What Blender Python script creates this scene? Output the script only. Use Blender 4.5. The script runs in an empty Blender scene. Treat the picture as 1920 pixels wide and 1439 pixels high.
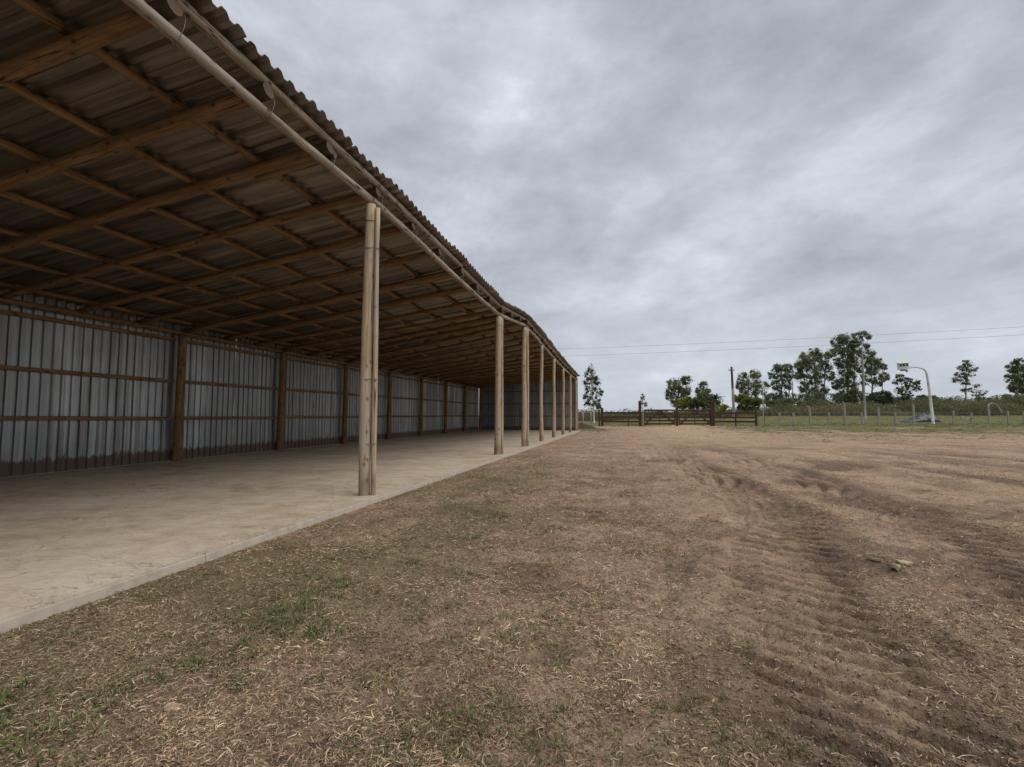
import bpy, bmesh, math, random
import numpy as np
from mathutils import Vector, Matrix, Quaternion

random.seed(7)
RNG = np.random.default_rng(7)
scene = bpy.context.scene
COL = scene.collection

# ------------------------------------------------------------------ camera
F_PX, PITCH, YAW, CAM_Z = 926.4, 0.0638, 0.2283, 1.36
cam_data = bpy.data.cameras.new('camera')
cam_data.sensor_width = 36.0
cam_data.lens = F_PX / 1920 * 36.0
cam_data.clip_start = 0.05
cam_data.clip_end = 5000
cam = bpy.data.objects.new('camera', cam_data)
cam.location = (0, 0, CAM_Z)
cam.rotation_euler = (math.pi / 2 + PITCH, 0, YAW)
COL.objects.link(cam)
scene.camera = cam

# ------------------------------------------------------------------ sky
SUN_EL, SUN_AZ = math.radians(56), math.radians(100)     # azimuth from +Y towards +X
world = bpy.data.worlds.new('World')
scene.world = world
world.use_nodes = True
wt = world.node_tree
for n in list(wt.nodes):
    wt.nodes.remove(n)


class NT:
    """small node-tree helper"""
    def __init__(self, tree):
        self.t = tree

    def n(self, kind, **kw):
        nd = self.t.nodes.new(kind)
        for k, v in kw.items():
            if k.startswith('i_'):
                key = k[2:]
                nd.inputs[int(key) if key.isdigit() else key.replace('_', ' ')].default_value = v
            else:
                setattr(nd, k, v)
        return nd

    def l(self, a, b):
        self.t.links.new(a, b)

    def math(self, op, a, b=None, c=None, clamp=False):
        nd = self.t.nodes.new('ShaderNodeMath')
        nd.operation = op
        nd.use_clamp = clamp
        for i, v in enumerate((a, b, c)):
            if v is None:
                continue
            if isinstance(v, (int, float)):
                nd.inputs[i].default_value = v
            else:
                self.l(v, nd.inputs[i])
        return nd.outputs[0]

    def mix(self, fac, a, b, blend='MIX'):
        nd = self.t.nodes.new('ShaderNodeMix')
        nd.data_type = 'RGBA'
        nd.blend_type = blend
        for i, v in ((0, fac), (6, a), (7, b)):
            if isinstance(v, (int, float)):
                nd.inputs[i].default_value = v
            elif isinstance(v, (tuple, list)):
                nd.inputs[i].default_value = (*v[:3], 1)
            else:
                self.l(v, nd.inputs[i])
        return nd.outputs[2]

    def vmath(self, op, a, b=None):
        nd = self.t.nodes.new('ShaderNodeVectorMath')
        nd.operation = op
        for i, v in enumerate((a, b)):
            if v is None:
                continue
            if isinstance(v, (tuple, list)):
                nd.inputs[i].default_value = v
            else:
                self.l(v, nd.inputs[i])
        return nd.outputs[0]

    def noise(self, vec, scale, detail=4, rough=0.55, dist=0.0):
        nd = self.t.nodes.new('ShaderNodeTexNoise')
        nd.inputs['Scale'].default_value = scale
        nd.inputs['Detail'].default_value = detail
        nd.inputs['Roughness'].default_value = rough
        nd.inputs['Distortion'].default_value = dist
        if vec is not None:
            self.l(vec, nd.inputs['Vector'])
        return nd.outputs[0]

    def ramp(self, fac, stops, interp='LINEAR'):
        nd = self.t.nodes.new('ShaderNodeValToRGB')
        nd.color_ramp.interpolation = interp
        el = nd.color_ramp.elements
        while len(el) < len(stops):
            el.new(0.5)
        for e, (p, c) in zip(el, stops):
            e.position = p
            e.color = (*c[:3], 1) if isinstance(c, (tuple, list)) else (c, c, c, 1)
        self.l(fac, nd.inputs[0])
        return nd.outputs[0]

    def smooth(self, v, lo, hi):
        nd = self.t.nodes.new('ShaderNodeMapRange')
        nd.interpolation_type = 'SMOOTHSTEP'
        nd.inputs[1].default_value = lo
        nd.inputs[2].default_value = hi
        self.l(v, nd.inputs[0])
        return nd.outputs[0]


W = NT(wt)
w_out = W.n('ShaderNodeOutputWorld')
w_bg = W.n('ShaderNodeBackground')
sky = W.n('ShaderNodeTexSky', sky_type='NISHITA', sun_disc=False)
sky.sun_elevation = SUN_EL
sky.sun_rotation = SUN_AZ
tc = W.n('ShaderNodeTexCoord')
sep = W.n('ShaderNodeSeparateXYZ')
W.l(tc.outputs['Generated'], sep.inputs[0])
# an overcast cloud deck seen in perspective: direction projected on a flat layer
zz = W.math('ADD', W.math('MAXIMUM', sep.outputs[2], 0.0), 0.20)
px_ = W.math('DIVIDE', sep.outputs[0], zz)
py_ = W.math('DIVIDE', sep.outputs[1], zz)
comb = W.n('ShaderNodeCombineXYZ')
W.l(px_, comb.inputs[0]); W.l(py_, comb.inputs[1])
mp = W.n('ShaderNodeMapping')
mp.inputs['Location'].default_value = (3.1, 1.7, 0)
mp.inputs['Rotation'].default_value = (0, 0, 0)
mp.inputs['Scale'].default_value = (1.0, 0.6, 1)
vr = W.n('ShaderNodeVectorRotate', rotation_type='Z_AXIS')      # bands of cloud drift towards the horizon left of the gate
vr.inputs['Angle'].default_value = math.radians(-29)
W.l(comb.outputs[0], vr.inputs['Vector'])
W.l(vr.outputs[0], mp.inputs[0])
warp = W.n('ShaderNodeTexNoise')
warp.inputs['Scale'].default_value = 2.2; warp.inputs['Detail'].default_value = 5
W.l(mp.outputs[0], warp.inputs['Vector'])
wv = W.vmath('ADD', mp.outputs[0], W.vmath('MULTIPLY', W.vmath('SUBTRACT', warp.outputs['Color'], (0.5, 0.5, 0.5)), (0.7, 0.7, 0)))
n1 = W.noise(wv, 1.25, 9, 0.56, 0.0)
n2 = W.noise(W.vmath('MULTIPLY', tc.outputs['Generated'], (4.0, 4.0, 8.0)), 1.0, 10, 0.62, 0.1)
n3 = W.noise(W.vmath('ADD', comb.outputs[0], (4.6, 2.1, 0.0)), 0.42, 3, 0.5, 0.0)
dens = W.math('ADD', W.math('MULTIPLY', n1, 0.42), W.math('ADD', W.math('MULTIPLY', n2, 0.38), W.math('MULTIPLY', n3, 0.20)))
cl = W.ramp(dens, [(0.34, (0.74, 0.785, 0.85)), (0.435, (0.495, 0.527, 0.583)),
                   (0.51, (0.388, 0.412, 0.457)), (0.65, (0.235, 0.25, 0.278))])
# a little even haze low over the horizon
hz = W.smooth(sep.outputs[2], 0.30, 0.0)
cl2 = W.mix(W.math('MULTIPLY', hz, 0.55), cl, (0.44, 0.472, 0.535))
skyc = W.mix(1.0, sky.outputs[0], (0.1, 0.1, 0.1), 'MULTIPLY')
fin = W.mix(0.94, skyc, cl2)
W.l(fin, w_bg.inputs[0])
w_bg.inputs[1].default_value = 1.0
W.l(w_bg.outputs[0], w_out.inputs[0])

# ------------------------------------------------------------------ sun (overcast: wide and soft)
sd = bpy.data.lights.new('sun', 'SUN')
sd.energy = 1.5
sd.angle = math.radians(56)
sd.color = (1.0, 0.965, 0.92)
sun = bpy.data.objects.new('sun', sd)
dv = Vector((math.sin(SUN_AZ) * math.cos(SUN_EL), math.cos(SUN_AZ) * math.cos(SUN_EL), math.sin(SUN_EL)))
sun.rotation_euler = dv.to_track_quat('Z', 'Y').to_euler()
sun.location = (20, 0, 40)
COL.objects.link(sun)

scene.view_settings.view_transform = 'Standard'
scene.view_settings.look = 'None'
scene.view_settings.exposure = 0.42
scene.view_settings.gamma = 1.0
scene.view_settings.use_curve_mapping = False
scene.render.resolution_x, scene.render.resolution_y = 1024, 767
scene.cycles.max_bounces = 6
scene.cycles.diffuse_bounces = 4

# ------------------------------------------------------------------ measuring helpers
Fv = np.array([-math.sin(YAW) * math.cos(PITCH), math.cos(YAW) * math.cos(PITCH), math.sin(PITCH)])
Rv = np.array([math.cos(YAW), math.sin(YAW), 0.0])
Uv = np.cross(Rv, Fv)


def at(x, y, D):
    """world point seen at photo pixel (x, y), D metres ahead of the lens"""
    d = Fv + Rv * (x - 960) / F_PX + Uv * (719.5 - y) / F_PX
    return Vector((0, 0, CAM_Z)) + Vector(d * D)


def on_ground(x, y, z=0.0):
    d = Fv + Rv * (x - 960) / F_PX + Uv * (719.5 - y) / F_PX
    t = (z - CAM_Z) / d[2]
    return Vector((d[0] * t, d[1] * t, z))


def hash2(ix, iy, s):
    h = (ix.astype(np.int64) * 374761393 + iy.astype(np.int64) * 668265263 + s * 974711) & 0x7fffffff
    h = ((h ^ (h >> 13)) * 1274126177) & 0x7fffffff
    h = (h ^ (h >> 16)) & 0x7fffffff
    return h / 0x7fffffff


def vnoise(x, y, s=0):
    x = np.asarray(x, float); y = np.asarray(y, float)
    ix, iy = np.floor(x), np.floor(y)
    fx, fy = x - ix, y - iy
    fx = fx * fx * (3 - 2 * fx); fy = fy * fy * (3 - 2 * fy)
    a = hash2(ix, iy, s); b = hash2(ix + 1, iy, s)
    c = hash2(ix, iy + 1, s); d = hash2(ix + 1, iy + 1, s)
    return (a * (1 - fx) + b * fx) * (1 - fy) + (c * (1 - fx) + d * fx) * fy


def fbm(x, y, s=0, oct=4):
    v, a, t = 0, 0.5, 0
    for i in range(oct):
        v = v + a * vnoise(x * 2 ** i + 13.7 * i, y * 2 ** i - 7.1 * i, s + i)
        t += a; a *= 0.5
    return v / t


def sstep(v, lo, hi):
    t = np.clip((np.asarray(v, float) - lo) / (hi - lo), 0, 1)
    return t * t * (3 - 2 * t)


# ------------------------------------------------------------------ object helpers
def put(name, mesh, mat=None, parent=None):
    o = bpy.data.objects.new(name, mesh)
    COL.objects.link(o)
    if mat is not None and not mesh.materials:
        mesh.materials.append(mat)
    if parent is not None:
        o.parent = parent
    return o


def tag(o, label=None, cat=None, group=None, kind=None):
    if label: o['label'] = label
    if cat: o['category'] = cat
    if group: o['group'] = group
    if kind: o['kind'] = kind
    return o


def empty(name, loc=(0, 0, 0)):
    o = bpy.data.objects.new(name, None)
    o.location = loc
    o.empty_display_size = 0.2
    COL.objects.link(o)
    return o


def mesh_of(name, verts, faces, smooth=False):
    m = bpy.data.meshes.new(name)
    m.from_pydata([tuple(v) for v in verts], [], faces)
    m.update()
    if smooth:
        m.polygons.foreach_set('use_smooth', [True] * len(m.polygons))
    return m


def big_mesh(name, V, Q, smooth=False, col=None):
    """numpy verts (n,3), quads (m,4) -> mesh"""
    m = bpy.data.meshes.new(name)
    m.vertices.add(len(V))
    m.vertices.foreach_set('co', np.ascontiguousarray(V, np.float32).ravel())
    k = Q.shape[1]
    m.loops.add(len(Q) * k)
    m.loops.foreach_set('vertex_index', np.ascontiguousarray(Q, np.int32).ravel())
    m.polygons.add(len(Q))
    m.polygons.foreach_set('loop_start', np.arange(0, len(Q) * k, k, dtype=np.int32))
    if smooth:
        m.polygons.foreach_set('use_smooth', np.ones(len(Q), bool))
    if col is not None:
        a = m.attributes.new('tint', 'FLOAT_COLOR', 'POINT')
        c = np.ones((len(V), 4), np.float32); c[:, :3] = col
        a.data.foreach_set('color', c.ravel())
    m.update(calc_edges=True)
    return m


def box_mesh(name, sx, sy, sz, bev=0.0, base=True):
    bm = bmesh.new()
    bmesh.ops.create_cube(bm, size=1.0)
    bmesh.ops.scale(bm, vec=(sx, sy, sz), verts=bm.verts)
    if base:
        bmesh.ops.translate(bm, vec=(0, 0, sz / 2), verts=bm.verts)
    if bev > 0:
        bmesh.ops.bevel(bm, geom=bm.edges[:], offset=bev, segments=1, affect='EDGES')
    m = bpy.data.meshes.new(name)
    bm.to_mesh(m); bm.free()
    return m


def place_axis(o, p0, p1, roll=0.0):
    p0, p1 = Vector(p0), Vector(p1)
    q = (p1 - p0).to_track_quat('Z', 'Y') @ Quaternion((0, 0, 1), roll)
    o.rotation_mode = 'QUATERNION'
    o.rotation_quaternion = q
    o.location = p0


def plank(name, p0, p1, w, t, mat, parent, roll=0.0):
    """a sawn board from p0 to p1; w across, t thick"""
    L = (Vector(p1) - Vector(p0)).length
    m = box_mesh(name, t, w, L, min(w, t) * 0.12)
    o = put(name, m, mat, parent)
    place_axis(o, p0, p1, roll)
    if parent is not None:
        o.location = o.location - parent.location
    return o


def log_mesh(name, L, r0, r1, seed, bend=0.012, sides=14, segs=10, lump=0.05, tipcut=0.0):
    rr = random.Random(seed)
    ph = [rr.uniform(0, 6.28) for _ in range(6)]
    V, Fc = [], []
    for i in range(segs + 1):
        t = i / segs
        r = r0 + (r1 - r0) * t
        cx = bend * L * (math.sin(math.pi * t) * math.cos(ph[0]) * 0.5 + 0.25 * math.sin(2 * math.pi * t + ph[1]) * t * (1 - t) * 4)
        cy = bend * L * (math.sin(math.pi * t) * math.sin(ph[0]) * 0.5 + 0.25 * math.sin(2 * math.pi * t + ph[2]) * t * (1 - t) * 4)
        rs = 1 + lump * (math.sin(t * L * 1.7 + ph[3]) * 0.5 + rr.uniform(-0.5, 0.5))
        for j in range(sides):
            a = 2 * math.pi * j / sides
            k = r * rs * (1 + lump * 0.5 * math.sin(2 * a + ph[4] + t * 2) + lump * 0.3 * math.sin(3 * a + ph[5]))
            V.append((cx + k * math.cos(a), cy + k * math.sin(a), t * L + tipcut * k * math.cos(a) * (1 if i == segs else 0)))
    for i in range(segs):
        for j in range(sides):
            a = i * sides + j; b = i * sides + (j + 1) % sides
            Fc.append((a, b, b + sides, a + sides))
    n = len(V)
    V.append((0, 0, 0)); V.append((0, 0, L))
    caps = []
    for j in range(sides):
        caps.append((j, n, (j + 1) % sides))
        caps.append((segs * sides + j, segs * sides + (j + 1) % sides, n + 1))
    # caps are inset a little: give them their own rim so that shading stays crisp
    m = bpy.data.meshes.new(name)
    m.from_pydata(V, [], Fc + [tuple(reversed(c)) if k % 2 == 0 else c for k, c in enumerate(caps)])
    sm = [True] * len(Fc) + [False] * len(caps)
    m.polygons.foreach_set('use_smooth', sm)
    m.update()
    return m


_seed = [100]


def log(name, p0, p1, r0, r1, mat, parent, bend=0.006, sides=14, segs=10, lump=0.05, tipcut=0.0):
    _seed[0] += 1
    L = (Vector(p1) - Vector(p0)).length
    o = put(name, log_mesh(name, L, r0, r1, _seed[0], bend, sides, segs, lump, tipcut), mat, parent)
    place_axis(o, p0, p1, random.Random(_seed[0]).uniform(0, 6.28))
    if parent is not None:
        o.location = o.location - parent.location
    return o


def tube(name, pts, r, mat, parent=None, sides=6, closed=False, taper=None):
    pts = [Vector(p) for p in pts]
    V, Fc = [], []
    n = len(pts)
    up = Vector((0, 0, 1))
    for i, p in enumerate(pts):
        a = pts[(i - 1) % n] if (closed or i > 0) else p
        b = pts[(i + 1) % n] if (closed or i < n - 1) else p
        d = (b - a).normalized()
        s = d.cross(up)
        if s.length < 1e-3:
            s = d.cross(Vector((1, 0, 0)))
        s.normalize()
        u = s.cross(d).normalized()
        rad = r if taper is None else r + (taper - r) * i / (n - 1)
        for j in range(sides):
            t = 2 * math.pi * j / sides
            V.append(p + (s * math.cos(t) + u * math.sin(t)) * rad)
    for i in range(n if closed else n - 1):
        for j in range(sides):
            a = i * sides + j; b = i * sides + (j + 1) % sides
            c = ((i + 1) % n) * sides + (j + 1) % sides; d = ((i + 1) % n) * sides + j
            Fc.append((a, b, c, d))
    if not closed:
        Fc.append(tuple(range(sides)))
        Fc.append(tuple((n - 1) * sides + j for j in reversed(range(sides))))
    if parent is not None:
        V = [v - parent.location for v in V]
    return put(name, mesh_of(name, V, Fc, True), mat, parent)


# ------------------------------------------------------------------ materials
def material(name):
    m = bpy.data.materials.new(name)
    m.use_nodes = True
    t = NT(m.node_tree)
    b = m.node_tree.nodes['Principled BSDF']
    return m, t, b


def bump(t, b, h, strength, dist):
    nd = t.n('ShaderNodeBump')
    nd.inputs['Strength'].default_value = strength
    nd.inputs['Distance'].default_value = dist
    t.l(h, nd.inputs['Height'])
    t.l(nd.outputs[0], b.inputs['Normal'])


def wood(name, c_dark, c_mid, c_light, knot=(0.05, 0.03, 0.02), grey=None, knots=True, crack=0.8, tip=None, foot=None):
    m, t, b = material(name)
    tcn = t.n('ShaderNodeTexCoord')
    oi = t.n('ShaderNodeObjectInfo')
    off = t.vmath('MULTIPLY', oi.outputs['Location'], (0.37, 0.21, 0.53))
    cb = t.n('ShaderNodeCombineXYZ')
    for i in range(3):
        t.l(t.math('MULTIPLY', oi.outputs['Random'], 31.0 + 17 * i), cb.inputs[i])
    v = t.vmath('ADD', t.vmath('ADD', tcn.outputs['Object'], cb.outputs[0]), off)
    grain = t.noise(t.vmath('MULTIPLY', v, (26, 26, 1.6)), 1.0, 5, 0.6, 0.3)
    blot = t.noise(t.vmath('MULTIPLY', v, (5, 5, 1.3)), 1.0, 4, 0.55, 0.0)
    f = t.math('ADD', t.math('MULTIPLY', grain, 0.55), t.math('MULTIPLY', blot, 0.45))
    c = t.ramp(f, [(0.33, c_dark), (0.5, c_mid), (0.66, c_light)])
    if grey is not None:
        gm = t.noise(t.vmath('MULTIPLY', v, (3, 3, 0.7)), 1.0, 4, 0.6)
        c = t.mix(t.math('MULTIPLY', t.smooth(gm, 0.40, 0.66), 0.8), c, grey)
    c = t.mix(t.math('MULTIPLY', oi.outputs['Random'], 0.25), c, t.mix(0.5, c, c_dark))
    # drying cracks along the log
    cr = t.noise(t.vmath('MULTIPLY', v, (17, 17, 0.55)), 1.0, 2, 0.5, 0.2)
    crm = t.math('MULTIPLY', t.smooth(t.math('ABSOLUTE', t.math('SUBTRACT', cr, 0.5)), 0.022, 0.006), crack)
    crm = t.math('MULTIPLY', crm, t.smooth(blot, 0.42, 0.58))
    c = t.mix(crm, c, knot)
    h = t.math('SUBTRACT', t.math('MULTIPLY', grain, 0.4), crm)
    if knots:
        vo = t.n('ShaderNodeTexVoronoi', feature='F1')
        vo.inputs['Scale'].default_value = 1.0
        t.l(t.vmath('MULTIPLY', v, (8, 8, 5.5)), vo.inputs['Vector'])
        sel = t.n('ShaderNodeSeparateColor')
        t.l(vo.outputs['Color'], sel.inputs[0])
        km = t.math('MULTIPLY', t.smooth(vo.outputs['Distance'], 0.21, 0.12), t.math('GREATER_THAN', sel.outputs[0], 0.30))
        c = t.mix(t.math('MULTIPLY', km, 0.85), c, knot)
        halo = t.math('MULTIPLY', t.smooth(vo.outputs['Distance'], 0.42, 0.16), t.math('GREATER_THAN', sel.outputs[0], 0.30))
        c = t.mix(t.math('MULTIPLY', halo, 0.35), c, c_dark)
    if foot is not None:       # mud splashed and soaked into the foot of the pole
        sf_ = t.n('ShaderNodeSeparateXYZ'); t.l(tcn.outputs['Object'], sf_.inputs[0])
        zf_ = t.math('SUBTRACT', sf_.outputs[2], t.math('MULTIPLY', blot, 0.5))
        c = t.mix(t.math('MULTIPLY', t.smooth(zf_, 0.22, -0.12), 0.7), c, foot)
    if tip is not None:        # the end that sticks out under the eave is weathered grey and toned darker than the rest
        so_ = t.n('ShaderNodeSeparateXYZ'); t.l(tcn.outputs['Object'], so_.inputs[0])
        zt = t.math('ADD', so_.outputs[2], t.math('MULTIPLY', blot, 0.25))
        c = t.mix(t.math('MULTIPLY', t.smooth(zt, 0.48, 0.24), 0.85), c, t.mix(grain, tip, tuple(x * 0.55 for x in tip)))
    t.l(c, b.inputs['Base Color'])
    b.inputs['Roughness'].default_value = 0.82
    b.inputs['Specular IOR Level'].default_value = 0.25
    bump(t, b, h, 0.6, 0.006)
    return m


M = {}
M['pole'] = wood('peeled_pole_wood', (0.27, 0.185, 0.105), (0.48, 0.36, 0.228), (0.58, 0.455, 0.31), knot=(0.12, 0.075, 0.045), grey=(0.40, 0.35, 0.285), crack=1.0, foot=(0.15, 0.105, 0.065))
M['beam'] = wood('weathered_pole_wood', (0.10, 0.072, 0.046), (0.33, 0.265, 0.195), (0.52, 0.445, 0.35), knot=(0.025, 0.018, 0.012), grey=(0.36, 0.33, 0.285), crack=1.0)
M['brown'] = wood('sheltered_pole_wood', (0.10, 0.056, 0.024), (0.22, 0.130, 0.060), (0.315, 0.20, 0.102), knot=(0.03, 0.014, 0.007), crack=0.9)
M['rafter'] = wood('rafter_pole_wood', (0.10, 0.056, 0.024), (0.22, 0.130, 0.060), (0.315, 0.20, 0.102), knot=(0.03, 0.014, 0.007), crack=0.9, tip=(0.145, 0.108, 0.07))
M['gate'] = wood('dark_stained_timber', (0.034, 0.018, 0.013), (0.070, 0.038, 0.026), (0.105, 0.060, 0.042), knot=(0.02, 0.01, 0.008), knots=False)
M['lightpost'] = wood('grey_split_post', (0.20, 0.17, 0.13), (0.34, 0.30, 0.24), (0.44, 0.40, 0.33), knots=False)


def simple(name, c, rough=0.7, metal=0.0, var=0.15, scale=4.0, spec=0.3):
    m, t, b = material(name)
    tcn = t.n('ShaderNodeTexCoord')
    n = t.noise(tcn.outputs['Object'], scale, 5, 0.6)
    c2 = tuple(x * (1 - var * 2) for x in c)
    c3 = tuple(min(1, x * (1 + var)) for x in c)
    t.l(t.ramp(n, [(0.3, c2), (0.5, c), (0.7, c3)]), b.inputs['Base Color'])
    b.inputs['Roughness'].default_value = rough
    b.inputs['Metallic'].default_value = metal
    b.inputs['Specular IOR Level'].default_value = spec
    return m


M['wire'] = simple('galvanised_wire', (0.16, 0.15, 0.14), 0.5, 0.5)
M['cable'] = simple('power_cable', (0.38, 0.39, 0.42), 0.6)
M['concrete_post'] = simple('concrete_post', (0.30, 0.275, 0.235), 0.85, 0, 0.2, 9)
M['lamp_white'] = simple('painted_steel_white', (0.62, 0.62, 0.60), 0.5, 0, 0.18, 2.5)
M['lamp_dark'] = simple('dark_glass', (0.03, 0.035, 0.045), 0.2, 0, 0.1)
M['tarp'] = simple('dark_blue_tarp', (0.018, 0.032, 0.042), 0.35, 0, 0.3, 3, 0.5)
M['plastic'] = simple('white_plastic', (0.78, 0.79, 0.80), 0.5, 0, 0.05)
M['trunk'] = simple('pale_eucalyptus_bark', (0.24, 0.21, 0.175), 0.9, 0, 0.25, 2)
M['trunk_white'] = simple('white_eucalyptus_bark', (0.58, 0.55, 0.50), 0.9, 0, 0.2, 2)
M['pole_wood'] = simple('grey_utility_pole', (0.36, 0.34, 0.31), 0.85, 0, 0.2, 3)
M['pole_dark'] = simple('tarred_pole_top', (0.07, 0.06, 0.055), 0.85, 0, 0.2, 3)
M['soil_heap'] = simple('dark_soil', (0.075, 0.052, 0.038), 0.95, 0, 0.25, 6, 0.1)
M['chip'] = simple('pale_wood_chip', (0.42, 0.33, 0.22), 0.85, 0, 0.2, 30, 0.2)
M['leaf_litter'] = simple('dry_leaf', (0.36, 0.25, 0.16), 0.8, 0, 0.2, 40, 0.2)


def sheet_metal(name, stretch, tint, rust, stain):
    m, t, b = material(name)
    tcn = t.n('ShaderNodeTexCoord')
    oi = t.n('ShaderNodeObjectInfo')
    v = tcn.outputs['Object']
    st = t.noise(t.vmath('MULTIPLY', v, stretch), 1.0, 5, 0.6)
    bl = t.noise(v, 1.1, 5, 0.6)
    f = t.math('ADD', t.math('MULTIPLY', st, 0.75), t.math('MULTIPLY', bl, 0.25))
    c = t.ramp(f, [(0.36, tuple(x * 0.42 for x in tint)), (0.5, tint), (0.62, tuple(min(1, x * 1.5) for x in tint))])
    c = t.mix(t.math('MULTIPLY', oi.outputs['Random'], 0.8), c, tuple(x * 0.62 for x in tint))
    rn = t.noise(t.vmath('MULTIPLY', v, tuple(x * 0.6 for x in stretch)), 1.0, 4, 0.65)
    c = t.mix(t.math('MULTIPLY', t.smooth(rn, 0.50, 0.72), rust), c, (0.14, 0.085, 0.05))
    met = 0.75
    if stain:
        sp = t.n('ShaderNodeSeparateXYZ')
        t.l(v, sp.inputs[0])
        jag = t.noise(t.vmath('MULTIPLY', v, (9, 9, 3)), 1.0, 4, 0.7)
        lvl = t.math('ADD', sp.outputs[2], t.math('MULTIPLY', jag, -0.52))
        mk = t.math('MULTIPLY', t.smooth(lvl, 0.15, 0.07), 0.9)
        spk = t.noise(v, 42, 2, 0.5)
        mud = t.mix(t.smooth(spk, 0.70, 0.74), (0.125, 0.070, 0.045), (0.45, 0.40, 0.34))
        c = t.mix(mk, c, mud)
        metn = t.math('MULTIPLY', t.math('SUBTRACT', 1.0, mk), met)
        t.l(metn, b.inputs['Metallic'])
        t.l(t.math('ADD', t.math('MULTIPLY', mk, 0.5), t.math('ADD', 0.30, t.math('MULTIPLY', st, 0.25))), b.inputs['Roughness'])
    else:
        b.inputs['Metallic'].default_value = met
        t.l(t.math('ADD', 0.34, t.math('MULTIPLY', st, 0.3)), b.inputs['Roughness'])
    t.l(c, b.inputs['Base Color'])
    dent = t.noise(v, 2.6, 3, 0.5)
    bump(t, b, t.math('ADD', t.math('MULTIPLY', st, 0.3), dent), 0.35, 0.03)
    return m


M['wall_sheet'] = sheet_metal('galvanised_wall_sheet', (10, 10, 0.22), (0.365, 0.38, 0.375), 0.6, True)
M['roof_sheet'] = sheet_metal('galvanised_roof_sheet', (0.10, 8, 3), (0.31, 0.270, 0.22), 0.6, False)

# concrete
m, t, b = material('worn_concrete')
tcn = t.n('ShaderNodeTexCoord'); v = tcn.outputs['Object']
a1 = t.noise(v, 0.55, 5, 0.6)
a2 = t.noise(t.vmath('MULTIPLY', v, (1.0, 1.35, 1)), 2.4, 8, 0.72, 0.15)
a3 = t.noise(v, 28, 5, 0.75)
f = t.math('ADD', t.math('MULTIPLY', a1, 0.35), t.math('ADD', t.math('MULTIPLY', a2, 0.40), t.math('MULTIPLY', a3, 0.25)))
c = t.ramp(f, [(0.37, (0.26, 0.195, 0.132)), (0.48, (0.46, 0.368, 0.268)), (0.59, (0.58, 0.49, 0.385))])
och = t.noise(t.vmath('MULTIPLY', v, (1, 1.6, 1)), 0.9, 4, 0.6)
c = t.mix(t.math('MULTIPLY', t.smooth(och, 0.52, 0.70), 0.35), c, (0.36, 0.26, 0.15))
ln = t.noise(t.vmath('MULTIPLY', v, (0.5, 1.6, 1)), 2.0, 4, 0.6, 0.6)
lm = t.math('MULTIPLY', t.smooth(t.math('ABSOLUTE', t.math('SUBTRACT', ln, 0.5)), 0.012, 0.002), t.smooth(a1, 0.45, 0.6))
c = t.mix(t.math('MULTIPLY', lm, 0.5), c, (0.17, 0.135, 0.10))
vc = t.n('ShaderNodeTexVoronoi', feature='DISTANCE_TO_EDGE'); vc.inputs['Scale'].default_value = 0.42
wob = t.n('ShaderNodeTexNoise'); wob.inputs['Scale'].default_value = 1.7; wob.inputs['Detail'].default_value = 6
t.l(v, wob.inputs['Vector'])
t.l(t.vmath('ADD', v, t.vmath('MULTIPLY', wob.outputs['Color'], (0.9, 0.9, 0.9))), vc.inputs['Vector'])
ck = t.math('MULTIPLY', t.smooth(vc.outputs['Distance'], 0.006, 0.001), t.smooth(a2, 0.46, 0.56))
c = t.mix(t.math('MULTIPLY', ck, 0.7), c, (0.11, 0.085, 0.06))
sp_ = t.noise(v, 23, 2, 0.5)
c = t.mix(t.math('MULTIPLY', t.smooth(sp_, 0.72, 0.76), 0.6), c, (0.12, 0.09, 0.07))
t.l(c, b.inputs['Base Color'])
b.inputs['Roughness'].default_value = 0.85
b.inputs['Specular IOR Level'].default_value = 0.25
bump(t, b, t.math('ADD', a2, t.math('MULTIPLY', a3, 0.4)), 0.25, 0.02)
M['concrete'] = m

M['edging'] = simple('pale_cast_concrete', (0.49, 0.43, 0.35), 0.85, 0, 0.1, 9, 0.2)

# ground
m, t, b = material('trampled_soil')
tcn = t.n('ShaderNodeTexCoord'); v = tcn.outputs['Object']
at_ = t.n('ShaderNodeAttribute', attribute_name='tint')
sz = t.n('ShaderNodeSeparateColor'); t.l(at_.outputs['Color'], sz.inputs[0])
g1 = t.noise(v, 0.8, 6, 0.65)
g2 = t.noise(v, 7.0, 6, 0.7, 0.5)
g3 = t.noise(v, 55.0, 4, 0.65, 0.6)
f = t.math('ADD', t.math('MULTIPLY', g1, 0.35), t.math('ADD', t.math('MULTIPLY', g2, 0.35), t.math('MULTIPLY', g3, 0.3)))
soil = t.ramp(f, [(0.36, (0.095, 0.060, 0.041)), (0.46, (0.28, 0.185, 0.126)), (0.55, (0.42, 0.290, 0.203)), (0.65, (0.55, 0.40, 0.29))])
sand = t.ramp(f, [(0.34, (0.22, 0.148, 0.09)), (0.5, (0.42, 0.295, 0.188)), (0.64, (0.55, 0.405, 0.272))])
dark = t.ramp(f, [(0.36, (0.06, 0.041, 0.030)), (0.6, (0.21, 0.146, 0.104))])
gras = t.ramp(f, [(0.34, (0.055, 0.058, 0.022)), (0.5, (0.145, 0.142, 0.058)), (0.66, (0.28, 0.23, 0.125))])
c = t.mix(sz.outputs[1], soil, sand)
c = t.mix(sz.outputs[2], c, dark)
gm = t.math('ADD', sz.outputs[0], t.math('MULTIPLY', t.math('SUBTRACT', g2, 0.5), 1.1))
c = t.mix(t.math('MULTIPLY', t.smooth(gm, 0.25, 0.75), t.smooth(sz.outputs[0], 0.02, 0.25)), c, gras)
t.l(c, b.inputs['Base Color'])
b.inputs['Roughness'].default_value = 0.97
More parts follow.
